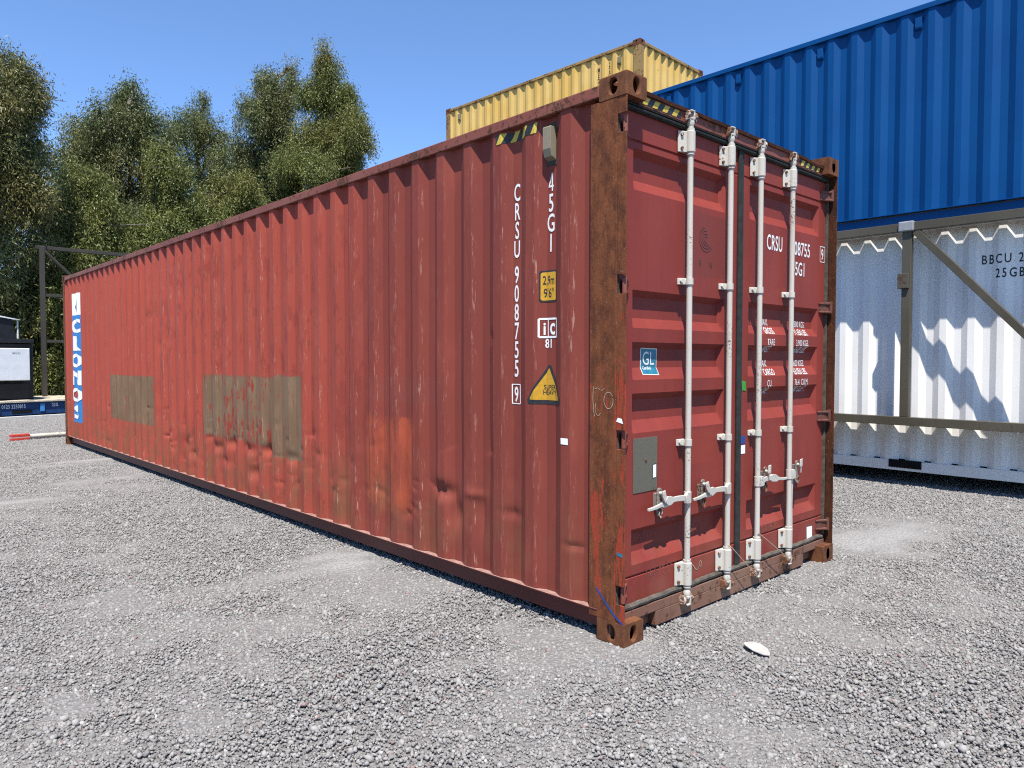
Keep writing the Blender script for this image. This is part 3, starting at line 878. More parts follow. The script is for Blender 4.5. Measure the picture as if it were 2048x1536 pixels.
        if bi < 3:
            n = 12
            up_pts = []; lo_pts = []
            for i in range(n + 1):
                q = i / n
                x = bx + s * (0.030 + 0.345 * q)
                zm = zc - 0.002 - 0.010 * q + 0.010 * math.sin(q * 5.0)
                hw = 0.017 * (1 - 0.55 * q) + (0.012 if 0.35 < q < 0.62 else 0)
                up_pts.append((x, zm + hw)); lo_pts.append((x, zm - hw))
            hb.prism(up_pts + lo_pts[::-1], BY - 0.012, BY, 'y')
        else:
            up_pts = []; lo_pts = []
            for i in range(13):
                q = i / 12
                z = zc - 0.02 - 0.37 * q
                xm = bx + 0.026 - 0.006 * math.sin(q * 4)
                hw = 0.015 * (1 - 0.5 * q)
                up_pts.append((xm + hw, z)); lo_pts.append((xm - hw, z))
            hb.prism(up_pts + lo_pts[::-1], BY - 0.012, BY, 'y')
        hb.build('handle', W, bar, 0.0025)
        cx = [0.360, 0.785, 1.512, 1.952][bi]
        def pill(w, z0, z1): return [(cx + w * math.cos(t), (z1 if t < math.pi else z0) + w * math.sin(t)) for t in np.linspace(0, 2 * math.pi, 17)[:-1]]
        ct = MB().prism(pill(0.021, zc - 0.055, zc + 0.060), 0.044, 0.052, 'y')
        ct.box(cx - 0.014, cx + 0.014, 0.052, 0.0795, zc - 0.030, zc + 0.050)
        ct.build('handle_catch', MAT['catch'], bar, 0.002)
        tb = MB().prism([(cx - 0.014, zc + 0.066), (cx + 0.012, zc + 0.070), (cx + 0.020, zc + 0.040), (cx + 0.050, zc + 0.022), (cx + 0.052, zc - 0.004), (cx + 0.030, zc - 0.014), (cx + 0.008, zc + 0.004), (cx - 0.012, zc + 0.036)] if bi in (0, 1) else
                        [(cx - 0.012, zc + 0.090), (cx + 0.020, zc + 0.094), (cx + 0.018, zc + 0.044), (cx + 0.004, zc + 0.036), (cx + 0.003, zc - 0.002), (cx - 0.003, zc - 0.002), (cx - 0.004, zc + 0.036), (cx - 0.014, zc + 0.042)], 0.014, 0.022, 'y')
        tb.tube([(cx, 0.048, zc + 0.052), (cx, 0.013, zc + 0.052)], 0.010, 10)
        if bi == 0: tb.tube([(cx + 0.040, 0.024, zc + 0.010), (cx + 0.040, 0.010, zc + 0.010)], 0.024, 14)
        tb.build('catch_tab', W, bar, 0.002)
        rgc = MB()
        pts = [(cx + 0.001 + 0.013 * math.cos(a), 0.040 - 0.012 * math.sin(a) * 0.2, zc - 0.055 + 0.028 * math.sin(a)) for a in np.linspace(0, 2 * math.pi, 15)]
        rgc.tube(pts, 0.005, 6, False)
        rgc.build('catch_ring', MAT['white_rust'], bar)
        if bi in (1, 2):                                            # twisted wire left from a seal
            q0 = Vector((bx - 0.005, BY - 0.020, 0.34)); nx = BARS[bi + 1]
            if bi == 1: pts = [(bx - 0.018, BY - 0.018, 0.345), (bx + 0.02, BY - 0.024, 0.325), (bx + 0.10, 0.005, 0.255), (bx + 0.20, 0.0, 0.175), (bx + 0.30, 0.004, 0.105), (bx + 0.335, 0.008, 0.075)]
            else: pts = [(bx - 0.018, BY - 0.018, 0.365), (bx + 0.03, BY - 0.024, 0.335), (bx + 0.14, 0.005, 0.265), (bx + 0.28, 0.002, 0.180), (bx + 0.37, 0.006, 0.125), (bx + 0.42, 0.008, 0.10)]
            MB().tube(pts, 0.0024, 6).build('seal_wire', MAT['wire'], bar)
    build_door_print(doors)

def build_door_print(doors):
    dm = door_map()
    Ld, Rd = doors
    def put(body, x, z, h, wf, mat=MAT['letter'], par=Rd, name='lettering', bold=0.010, al='LEFT', sp=1.05):
        return lay(name, place(text_bm(body, h, wf, bold, al, sp), x, z), dm, mat, par, DCUT_S, DCUT_T)
    put('CRSU', 1.556, 2.183, 0.098, 0.60)
    put('908755', 1.888, 2.183, 0.092, 0.70)
    put('9', 2.350, 2.186, 0.078, 0.66)
    bm = bmesh.new()
    for a, b in (((2.333, 2.170), (2.408, 2.170)), ((2.408, 2.170), (2.408, 2.280)), ((2.408, 2.280), (2.333, 2.280)), ((2.333, 2.280), (2.333, 2.170))):
        merge(bm, stroke_bm([a, b], 0.005))
    lay('check_digit_box', bm, dm, MAT['letter'], Rd)
    put('45G1', 1.905, 2.045, 0.092, 0.66)
    rows = [('MAX.', '32.500 KGS.', 1.690, 1.548), ('GROSS', '71.650 LBS.', 1.634, 1.560), ('TARE', '3.900 KGS.', 1.559, 1.585), ('WGT.', '8.600 LBS.', 1.513, 1.552),
            ('MAX.', '28.600 KGS.', 1.419, 1.540), ('CARGO', '63.050 LBS.', 1.362, 1.556), ('CU.', '76.4  CU.M.', 1.288, 1.585), ('CAP.', '2.700 CU.FT.', 1.240, 1.552)]
    for a, b, z, x in rows:
        put(a, x, z, 0.042, 0.66, bold=0.004)
        put(b, 2.172, z, 0.042, 0.66, bold=0.004, al='RIGHT')
    # blue certificate sticker
    lay('certificate_sticker', poly_bm([(0.268, 1.384), (0.412, 1.380), (0.418, 1.524), (0.272, 1.527)]), door_map(0.0012), MAT['sticker_white'], Ld, DCUT_S, DCUT_T)
    lay('certificate_sticker', poly_bm([(0.272, 1.388), (0.408, 1.384), (0.414, 1.520), (0.276, 1.523)]), door_map(0.0022), MAT['teal_print'], Ld, DCUT_S, DCUT_T)
    dm3 = door_map(0.0032)
    lay('lettering', place(text_bm('GL', 0.072, 0.85, 0.0), 0.284, 1.436), dm3, MAT['letter'], Ld, DCUT_S, DCUT_T)
    lay('lettering', place(text_bm('Certified', 0.017, 0.85, 0.01), 0.284, 1.411), dm3, MAT['letter'], Ld, DCUT_S, DCUT_T)
    # data plate
    mb = MB().box(0.168, 0.380, 0.0765, 0.0788, 0.756, 1.048)
    pl = mb.build('data_plate', MAT['plate'], Ld, 0.001)
    lay('sticker', poly_bm([(0.336, 0.820), (0.372, 0.822), (0.372, 0.900), (0.336, 0.898)]), lambda s, t: Vector((s, 0.0757, t)), MAT['letter_dark'], Ld)
    lay('sticker', poly_bm([(0.340, 0.825), (0.368, 0.826), (0.368, 0.896), (0.340, 0.894)]), lambda s, t: Vector((s, 0.0749, t)), MAT['sticker_white'], Ld)
    MB().tube([(0.275, 0.0765, 0.930), (0.275, 0.071, 0.930)], 0.008, 10).build('rivet', MAT['white_rust'], Ld)
    # stickers on the right leaf edge
    for (x0, x1, z0, z1, m, t) in ((1.262, 1.316, 1.272, 1.326, 'sticker_green', 0.006), (1.258, 1.312, 0.934, 0.985, 'sticker_blue', 0.0), (1.258, 1.312, 0.872, 0.926, 'sticker_white', 0.0), (2.180, 2.268, 0.180, 0.262, 'sticker_white', 0.004)):
        lay('sticker', poly_bm([(x0 + t, z0), (x1, z0 - t), (x1 - t, z1), (x0, z1 + t)]), dm, MAT[m], Rd)
    # painted-over emblem on the left leaf
    bm = bmesh.new()
    for r0 in (0.018, 0.034, 0.052, 0.070):
        pts = [(0.845 + r0 * math.cos(a), 2.165 + r0 * math.sin(a)) for a in np.linspace(0.4 + r0 * 20, 5.2 + r0 * 8, 16)]
        merge(bm, stroke_bm(pts, 0.006))
    merge(bm, place(text_bm('R', 0.036, 1.0, 0.0), 0.770, 2.005)); merge(bm, place(text_bm('N', 0.036, 1.0, 0.0), 0.875, 2.005))
    lay('painted_over_emblem', bm, dm, MAT['ghost'], Ld, DCUT_S, DCUT_T)
    # chalk scribbles
    g = random.Random(4)
    def scrib(cx, cz, n, w, par, mat):
        bm = bmesh.new()
        for i in range(n):
            x = cx + i * 0.035
            pts = [(x + g.uniform(-.012, .016), cz + q + g.uniform(-.006, .006)) for q in (0.03, 0.01, -0.012, -0.03)]
            merge(bm, stroke_bm(pts, w))
            if g.random() < .6: merge(bm, stroke_bm([(x - .01, cz + g.uniform(-.02, .02)), (x + .02, cz + g.uniform(-.02, .03))], w))
        lay('chalk_mark', bm, dm, mat, par, DCUT_S, DCUT_T)
    scrib(0.20, 0.515, 5, 0.0035, Ld, MAT['chalk_faint'])
    scrib(0.67, 0.47, 6, 0.0035, Ld, MAT['chalk_faint'])
    scrib(0.30, 0.30, 8, 0.0035, Ld, MAT['chalk_faint'])
    scrib(1.44, 0.36, 8, 0.0035, Rd, MAT['chalk_faint'])
    pts = [(0.70 + 0.10 * q, 0.255 + 0.02 * math.sin(q * 6)) for q in np.linspace(0, 1, 10)] + [(0.815 + 0.014 * math.cos(a), 0.262 + 0.018 * math.sin(a)) for a in np.linspace(-1, 5.2, 14)]
    lay('chalk_mark', stroke_bm(pts, 0.005), dm, MAT['chalk'], Ld)
    # hazard stripes on the header
    def stripes(x0, x1, n, lean):
        z0, z1 = 2.783, 2.822
        w = (x1 - x0) / n
        y = 0.0475
        m = lambda s, t: Vector((s, y - 0.0006, t))
        back = lay('hazard_tape', poly_bm([(x0, z0), (x1, z0), (x1, z1), (x0, z1)]), m, MAT['tape_black'], red)
        for i in range(n):
            a = x0 + i * w
            bm = poly_bm([(a, z0), (a + w * .48, z0), (min(a + w * .48 + lean, x1), z1), (a + lean, z1)])
            lay('stripe', bm, lambda s, t: Vector((s, y - 0.0014, t)), MAT['tape_yellow'], back)
    stripes(0.185, 0.535, 4, 0.030)
    stripes(1.945, 2.262, 4, 0.030)

build_red()

# ---- print and fittings on the long side of the red container
def side_map(off=0.002):
    return lambda s, t: Vector((float(red_side_x(-s, t)) - off, -s, t))      # s = -y, so that s grows to the right in the picture
kk = np.arange(0, 43)
SCUT = sorted(float(-(0.382 + 0.278 * q + o)) for q in kk for o in (0, OUT, OUT + WEB, 0.278 - WEB))
def scut(a, b): return [c for c in SCUT if a < c < b]

def build_side_print():
    sm = side_map()
    W = MAT['letter']
    par = red
    def col(body, yc, ztop, pitch, h, wf):
        bm = bmesh.new(); z = ztop
        for ch in body:
            if ch != ' ':
                merge(bm, place(text_bm(ch, h, wf, (0.006 if ch == '4' else 0.012), 'CENTER'), -yc, z - h))
            z -= pitch if ch != ' ' else pitch * 0.42
        return bm
    # measured: 4 glyphs CRSU 2.487..2.056 , then 908755 2.008..1.368
    bm = col('CRSU', 0.836, 2.487, 0.1095, 0.098, 0.56)
    merge(bm, col('908755', 0.836, 2.010, 0.1095, 0.098, 0.56))
    lay('lettering', bm, sm, W, par, scut(-1.0, -0.6))['label'] = 'white stacked container number on the long side'
    lay('lettering', col('45G1', 0.560, 2.497, 0.111, 0.098, 0.60), sm, W, par, scut(-0.8, -0.3))
    bm = place(text_bm('9', 0.086, 0.56, 0.02, 'CENTER'), -0.838, 1.218)
    y0, y1, z0, z1 = -0.872, -0.806, 1.205, 1.318
    for a, b in (((y0, z0), (y1, z0)), ((y1, z0), (y1, z1)), ((y1, z1), (y0, z1)), ((y0, z1), (y0, z0))):
        merge(bm, stroke_bm([a, b], 0.0055))
    lay('lettering', bm, sm, W, par, scut(-1.0, -0.6))
    # height sign
    def rrect(a, b, c, d, r):
        pts = []
        for cx, cy, s in ((b - r, d - r, 0), (a + r, d - r, 1), (a + r, c + r, 2), (b - r, c + r, 3)):
            for q in range(4):
                t = math.pi / 2 * (s + q / 3)
                pts.append((cx + r * math.cos(t), cy + r * math.sin(t)))
        return pts
    a, b = -0.632, -0.508
    cuts = scut(-0.9, -0.2)
    lay('height_sign', poly_bm(rrect(a, b, 1.785, 1.962, 0.016)), side_map(0.0015), MAT['tape_black'], par, cuts)
    lay('height_sign', poly_bm(rrect(a + 0.010, b - 0.008, 1.795, 1.952, 0.012)), side_map(0.0026), MAT['yellow_print'], par, cuts)
    bm = place(text_bm('2,9m', 0.048, 0.60, 0.008, 'CENTER'), -0.570, 1.885)
    merge(bm, place(text_bm("9'6\"", 0.050, 0.66, 0.008, 'CENTER'), -0.570, 1.812))
    lay('lettering', bm, side_map(0.0037), MAT['letter_dark'], par, cuts)
    # railway mark
    bm = bmesh.new()
    a, b, c, d = -0.632, -0.508, 1.590, 1.692
    for p, q in (((a, c), (b, c)), ((b, c), (b, d)), ((b, d), (a, d)), ((a, d), (a, c))):
        merge(bm, stroke_bm([(p[0], p[1]), (q[0], q[1])], 0.011))
    merge(bm, stroke_bm([(-0.578, c), (-0.578, d)], 0.006))
    merge(bm, place(text_bm('i', 0.070, 0.8, 0.02, 'CENTER'), -0.601, 1.604)); merge(bm, place(text_bm('c', 0.090, 0.72, 0.02, 'CENTER'), -0.545, 1.606))
    merge(bm, place(text_bm('81', 0.050, 0.80, 0.015, 'CENTER'), -0.570, 1.530))
    lay('railway_mark', bm, sm, W, par, cuts)
    # warning triangle
    tri = [(-0.705, 1.212), (-0.470, 1.212), (-0.462, 1.236), (-0.553, 1.425), (-0.568, 1.436), (-0.583, 1.425), (-0.712, 1.236)]
    lay('warning_triangle', poly_bm(tri), side_map(0.0015), MAT['tape_black'], par, cuts)
    lay('warning_triangle', poly_bm([(-0.688, 1.236), (-0.488, 1.236), (-0.486, 1.246), (-0.568, 1.414), (-0.572, 1.414), (-0.690, 1.246)]), side_map(0.0026), MAT['yellow_print'], par, cuts)
    bm = place(text_bm('SUPER', 0.026, 0.82, 0.006, 'CENTER'), -0.562, 1.297); merge(bm, place(text_bm('HEAVY', 0.026, 0.82, 0.006, 'CENTER'), -0.562, 1.268))
    lay('lettering', bm, side_map(0.0037), MAT['letter_dark'], par, cuts)
    lay('sticker', poly_bm([(-0.450, 1.001), (-0.397, 1.000), (-0.398, 1.035), (-0.451, 1.035)]), side_map(0.002), MAT['sticker_white'], par, scut(-0.5, -0.3))
    # hazard tape on the proud faces under the rail
    z0, z1 = 2.732, 2.790
    tp = lay('hazard_tape', poly_bm([(-0.985, z0), (-0.640, z0), (-0.640, z1), (-0.985, z1)]), side_map(0.0015), MAT['tape_black'], par, scut(-1.0, -0.6))
    for s in (-0.980, -0.885, -0.790, -0.690):
        bm = poly_bm([(s, z0), (s + 0.042, z0), (min(s + 0.078, -0.641), z1), (min(s + 0.036, -0.642), z1)])
        lay('stripe', bm, side_map(0.0026), MAT['tape_yellow'], tp, scut(-1.0, -0.6))
    # ventilator
    vt = MB().prism([(0.0465, 2.540), (0.0425, 2.540), (0.0425, 2.770), (0.0465, 2.770)], 0.504, 0.592, 'y').build('ventilator', MAT['vent_back'], par)
    MB().prism([(0.0424, 2.742), (-0.002, 2.742), (-0.006, 2.735), (-0.006, 2.620), (0.006, 2.578), (0.0424, 2.562)], 0.518, 0.578, 'y').build('cover', MAT['vent'], vt, 0.003)
    # banner at the far end: white head with an emblem, blue strip with stacked letters
    a, b = -11.60, -11.15
    cuts = scut(-11.7, -11.1)
    lay('banner', poly_bm([(a, 2.19), (b, 2.19), (b, 2.545), (a, 2.545)]), side_map(0.0015), MAT['sticker_white'], par, cuts)
    lay('banner', poly_bm([(a, 0.425), (b, 0.425), (b, 2.19), (a, 2.19)]), side_map(0.0015), MAT['banner_blue'], par, cuts)
    bm = bmesh.new()
    for i, ch in enumerate('CRONOS'):
        merge(bm, place(text_bm(ch, 0.225, 1.95, 0.03, 'CENTER'), (a + b) / 2, 1.90 - i * 0.283))
    lay('lettering', bm, side_map(0.0075), W, par, cuts)
    bm = bmesh.new()
    for r0 in (0.03, 0.07, 0.11):
        merge(bm, stroke_bm([((a + b) / 2 + 0.03 + r0 * math.cos(t), 2.34 + r0 * math.sin(t)) for t in np.linspace(2 + r0 * 9, 6.4 + r0 * 9, 14)], 0.014))
    lay('emblem', bm, side_map(0.0035), MAT['sticker_blue'], par, cuts)
    # chalk on the post and a strip of blue tape
    g = random.Random(9)
    pm = lambda s, t: Vector((0.0005, -s, t))
    bm = bmesh.new()
    merge(bm, stroke_bm([(-0.208, 1.325), (-0.212, 1.26), (-0.205, 1.19), (-0.198, 1.168)], 0.0035))
    merge(bm, stroke_bm([(-0.200, 1.312), (-0.180, 1.318), (-0.163, 1.308)], 0.003))
    merge(bm, stroke_bm([(-0.176 + 0.020 * math.cos(t), 1.215 + 0.042 * math.sin(t)) for t in np.linspace(2.6, 5.6, 12)], 0.003))
    merge(bm, stroke_bm([(-0.107 + 0.030 * math.cos(t), 1.255 + 0.042 * math.sin(t)) for t in np.linspace(0.5, 6.6, 20)], 0.0035))
    merge(bm, stroke_bm([(-0.155, 1.302), (-0.135, 1.316)], 0.003))
    lay('chalk_mark', bm, pm, MAT['chalk'], par)
    lay('tape', stroke_bm([(-0.182, 0.270), (-0.120, 0.205), (-0.058, 0.150), (-0.008, 0.120)], 0.011), pm, MAT['sticker_blue'], par)
    lay('tape', poly_bm([(-0.048, 0.466), (-0.012, 0.462), (-0.012, 0.480), (-0.050, 0.484)]), lambda s, t: Vector((0.0025, -s, t)), MAT['teal_print'], par)
    lay('sticker', poly_bm([(-0.058, 1.150), (-0.014, 1.140), (-0.022, 1.166), (-0.048, 1.170)]), lambda s, t: Vector((0.0025, -s, t)), MAT['sticker_white'], par)

build_side_print()

# ------------------------------------------------------------------ other containers
def plain_container(root, Lc, Hc, mat, rail, post, castm, per=0.284, s0=0.40, corr_end=True, sill=0.15, Wc=2.438, rail_in=0.006):
    """local frame: near left corner at the origin, length along +y, width along +x"""
    def wall(name, P, flip): grid_mesh(name, P, mat, root, True, 16, flip)
    ys = corr_cols(0.16, Lc - 0.16, s0, per)
    d = corr_depth(ys, s0, per)
    zz = np.array([sill, Hc - 0.085])
    P = np.stack(np.broadcast_arrays((0.014 + d)[:, None], ys[:, None], zz[None]), -1); wall('side_panel', P, False)
    P = np.stack(np.broadcast_arrays((Wc - 0.014 - d)[:, None], ys[:, None], zz[None]), -1); wall('side_panel', P, True)
    xs = corr_cols(0.15, Wc - 0.15, 0.22, 0.25, 0.05, 0.075)
    d = corr_depth(xs, 0.22, 0.25, 0.05, 0.075, 0.045)
    P = np.stack(np.broadcast_arrays(xs[:, None], (0.014 + d)[:, None], zz[None]), -1); wall('end_panel', P, True)
    P = np.stack(np.broadcast_arrays(xs[:, None], (Lc - 0.014 - d)[:, None], zz[None]), -1); wall('end_panel', P, False)
    MB().box(0.03, Wc - 0.03, 0.03, Lc - 0.03, Hc - 0.060, Hc - 0.040).build('roof_panel', mat, root)
    MB().box(0.05, Wc - 0.05, 0.05, Lc - 0.05, sill - 0.01, sill + 0.02).build('floor_panel', MAT['floor_wood'], root)
    for x0 in (0.0, Wc - 0.06):
        MB().box(x0, x0 + 0.06, 0.178, Lc - 0.178, Hc - 0.088, Hc - 0.026).build('top_rail', rail, root, 0.006)
        e = rail_in if x0 == 0 else 0.06 - rail_in
        if rail_in > 0.02 and x0 == 0:
            MB().box(0.003, 0.066, 0.178, Lc - 0.178, sill + 0.0065, sill + 0.013).build('rail_lip', rail, root)
        MB().box(x0 + min(e, 0.06 - 0.06 * (x0 > 0)), x0 + (0.064 if x0 == 0 else e), 0.178, Lc - 0.178, 0.022, sill + 0.006).build('bottom_rail', rail, root, 0.003)
    for y0 in (0.0, Lc - 0.06):
        MB().box(0.162, Wc - 0.162, y0, y0 + 0.06, Hc - 0.088, Hc - 0.026).build('end_rail', rail, root, 0.006)
        MB().box(0.162, Wc - 0.162, y0, y0 + 0.06, 0.022, sill + 0.006).build('end_rail', rail, root, 0.006)
    for x, sx in ((0, 1), (Wc, -1)):
        for y, sy in ((0, 1), (Lc, -1)):
            MB().box(min(x + sx * .003, x + sx * .14), max(x + sx * .003, x + sx * .14), min(y + sy * .003, y + sy * .165), max(y + sy * .003, y + sy * .165), 0.118, Hc - 0.118).build('corner_post', post, root, 0.008)
            for z in (0.0, Hc - 0.118):
                o = casting('corner_casting', castm, root, x, y, z, sx, sy)
    return root

# yellow, third in its stack
YR = (9.134, 6.883); YA = 0.041
yel = tag(empty('shipping_container', (*YR, 7.945 - 2.591), YA), 'faded yellow shipping container with rusty edges, high up on a stack', 'container')
plain_container(yel, 6.058, 2.591, MAT['yellow'], MAT['yellow_rail'], MAT['yellow_rail'], MAT['rust'], per=0.278, s0=0.34)
for i in range(2):
    st = tag(empty('shipping_container', (*YR, i * 2.66 + 0.02), YA), ['grey shipping container at the foot of the stack below the yellow one', 'grey shipping container in the middle of the stack below the yellow one'][i], 'container')
    plain_container(st, 6.058, 2.64, MAT['grey_box'], MAT['grey_box'], MAT['grey_box'], MAT['rust'])
def yprint():
    f = lambda off: (lambda s, t: Vector((0.014 + float(corr_depth(-s, 0.34, 0.278)) - off, -s, t)))
    cuts = [float(-(0.34 + 0.278 * q + o)) for q in range(0, 6) for o in (0, OUT, OUT + WEB, 0.278 - WEB)]
    for body, yc, zt in (('MEDU3', 1.085, 2.30), ('22G1', 0.800, 2.34)):
        bm = bmesh.new()
        for i, ch in enumerate(body): merge(bm, place(text_bm(ch, 0.095, 0.6, 0.02, 'CENTER'), -yc, zt - 0.11 * i - 0.098))
        lay('lettering', bm, f(0.002), MAT['letter_dark'], yel, [c for c in cuts if -1.3 < c < -0.6])
    for y in (0.53, 5.55):
        MB().prism([(0.048, 2.20), (0.0, 2.24), (-0.004, 2.36), (0.048, 2.40)], y - 0.035, y + 0.035, 'y').build('ventilator', MAT['vent'], yel, 0.003)
yprint()

# white, on the ground, with the khaki steel frame fixed along its side; blue on top of it
XW = 6.290
whi = tag(empty('shipping_container', (XW, -1.50, 0.135)), 'white shipping container on the ground with khaki braced frame along its side', 'container')
plain_container(whi, 6.058, 2.896, MAT['white'], MAT['white'], MAT['white'], MAT['white'], per=0.2795, s0=0.245, sill=0.135)
blu = tag(empty('shipping_container', (XW - 0.02, -1.30, 3.033)), 'dark blue shipping container stacked on the white one', 'container')
plain_container(blu, 6.058, 2.500, MAT['blue'], MAT['blue'], MAT['blue'], MAT['blue'], per=0.2845, s0=0.185, rail_in=0.052, sill=0.13)

def build_frame():
    K = MAT['frame']
    def fb(name, m, *r, bevel=0.004):
        mb = MB(); mb.box(*r); o = mb.build(name, m, whi, bevel); return o
    oy, oz = -1.50, 0.135
    def loc(x0, x1, y0, y1, z0, z1): return (x0 - XW, x1 - XW, y0 - oy, y1 - oy, z0 - oz, z1 - oz)
    XF = 5.985
    fb('frame_beam', K, *loc(XF, XF + 0.085, -1.45, 4.4, 2.912, 3.006))
    fb('frame_rail', K, *loc(XF, XF + 0.085, -1.45, 4.4, 0.716, 0.812))
    fb('shelf_plate', K, *loc(XF + 0.086, 6.272, -1.45, 4.4, 2.960, 2.972), bevel=0)
    fb('shelf_plate', K, *loc(XF + 0.086, 6.282, -1.45, 4.4, 0.770, 0.782), bevel=0)
    for y in (0.700, 3.3, -1.35):
        fb('frame_post', K, *loc(XF + 0.003, XF + 0.082, y, y + 0.094, 0.814, 2.910))
        MB().box(*loc(XF - 0.03, XF + 0.09, y - 0.03, y + 0.13, 2.905, 3.018)).build('post_cap', MAT['frame_cap'], whi, 0.012)
        fb('post_clamp', K, *loc(XF - 0.03, XF + 0.06, y + 0.012, y + 0.128, 2.268, 2.435))
    # brace from post head down to the right, another on the far bay
    for (ya, za, yb, zb) in ((0.66, 2.90, -1.18, 0.83),):
        d = Vector((0, yb - ya, zb - za)); Lb = d.length
        ang = math.atan2(d.z, d.y)
        m = Matrix.Translation(Vector((XF - XW + 0.004, ya - oy, za - oz))) @ Matrix.Rotation(ang, 4, 'X')
        mb = MB(); mb.box(0, 0.07, 0, Lb, -0.038, 0.038, m); mb.build('frame_brace', K, whi, 0.004)
    # fork pocket and lettering
    fp = MB().box(*loc(XW - 0.004, XW + 0.02, 0.648, 1.005, 0.190, 0.282)).build('fork_pocket', MAT['dark'], whi)
    mp = lambda s, t: Vector((0.014 + float(corr_depth(-s, 0.245, 0.2795)) - 0.002, -s, t))
    cuts = [float(-(0.245 + 0.2795 * q + o)) for q in range(0, 10) for o in (0, OUT, OUT + WEB, 0.2795 - WEB)]
    y = lambda w: -(w - oy)
    bm = place(text_bm('BBCU 2', 0.098, 0.66, 0.012, 'LEFT', 1.35), y(0.098), 2.505 - oz)
    merge(bm, place(text_bm('25GB', 0.098, 0.66, 0.012, 'LEFT', 1.35), y(-0.040), 2.350 - oz))
    lay('lettering', bm, mp, MAT['letter_dark'], whi, [c for c in cuts if -2.2 < c < -0.6])
    # timber blocks under the corners
    for yy, w1 in ((-1.5, 'near'), (4.36, 'far')):
        for xx, w2 in ((XW, 'left'), (XW + 2.23, 'right')):
            o = MB().box(xx, xx + 0.2, yy, yy + 0.2, -0.01, 0.134).build('timber_block', MAT['floor_wood'], None, 0.004)
            tag(o, f'dark timber block under the {w1} {w2} corner of the white container', 'block', 'blocks under the white container')
build_frame()
def blue_hooks():
    for y in (4.17, 3.02, 1.878, 0.755, -0.40):
        yy = y + 1.30
        p = round((yy - 0.185 - 0.175) / 0.2845); yy = 0.185 + 0.175 + p * 0.2845
        mb = MB().prism([(0.0499, 2.205), (0.022, 2.215), (0.014, 2.235), (0.014, 2.345), (0.0499, 2.355)], yy - 0.035, yy + 0.035, 'y')
        mb.build('ventilator', MAT['blue'], blu, 0.003)
blue_hooks()

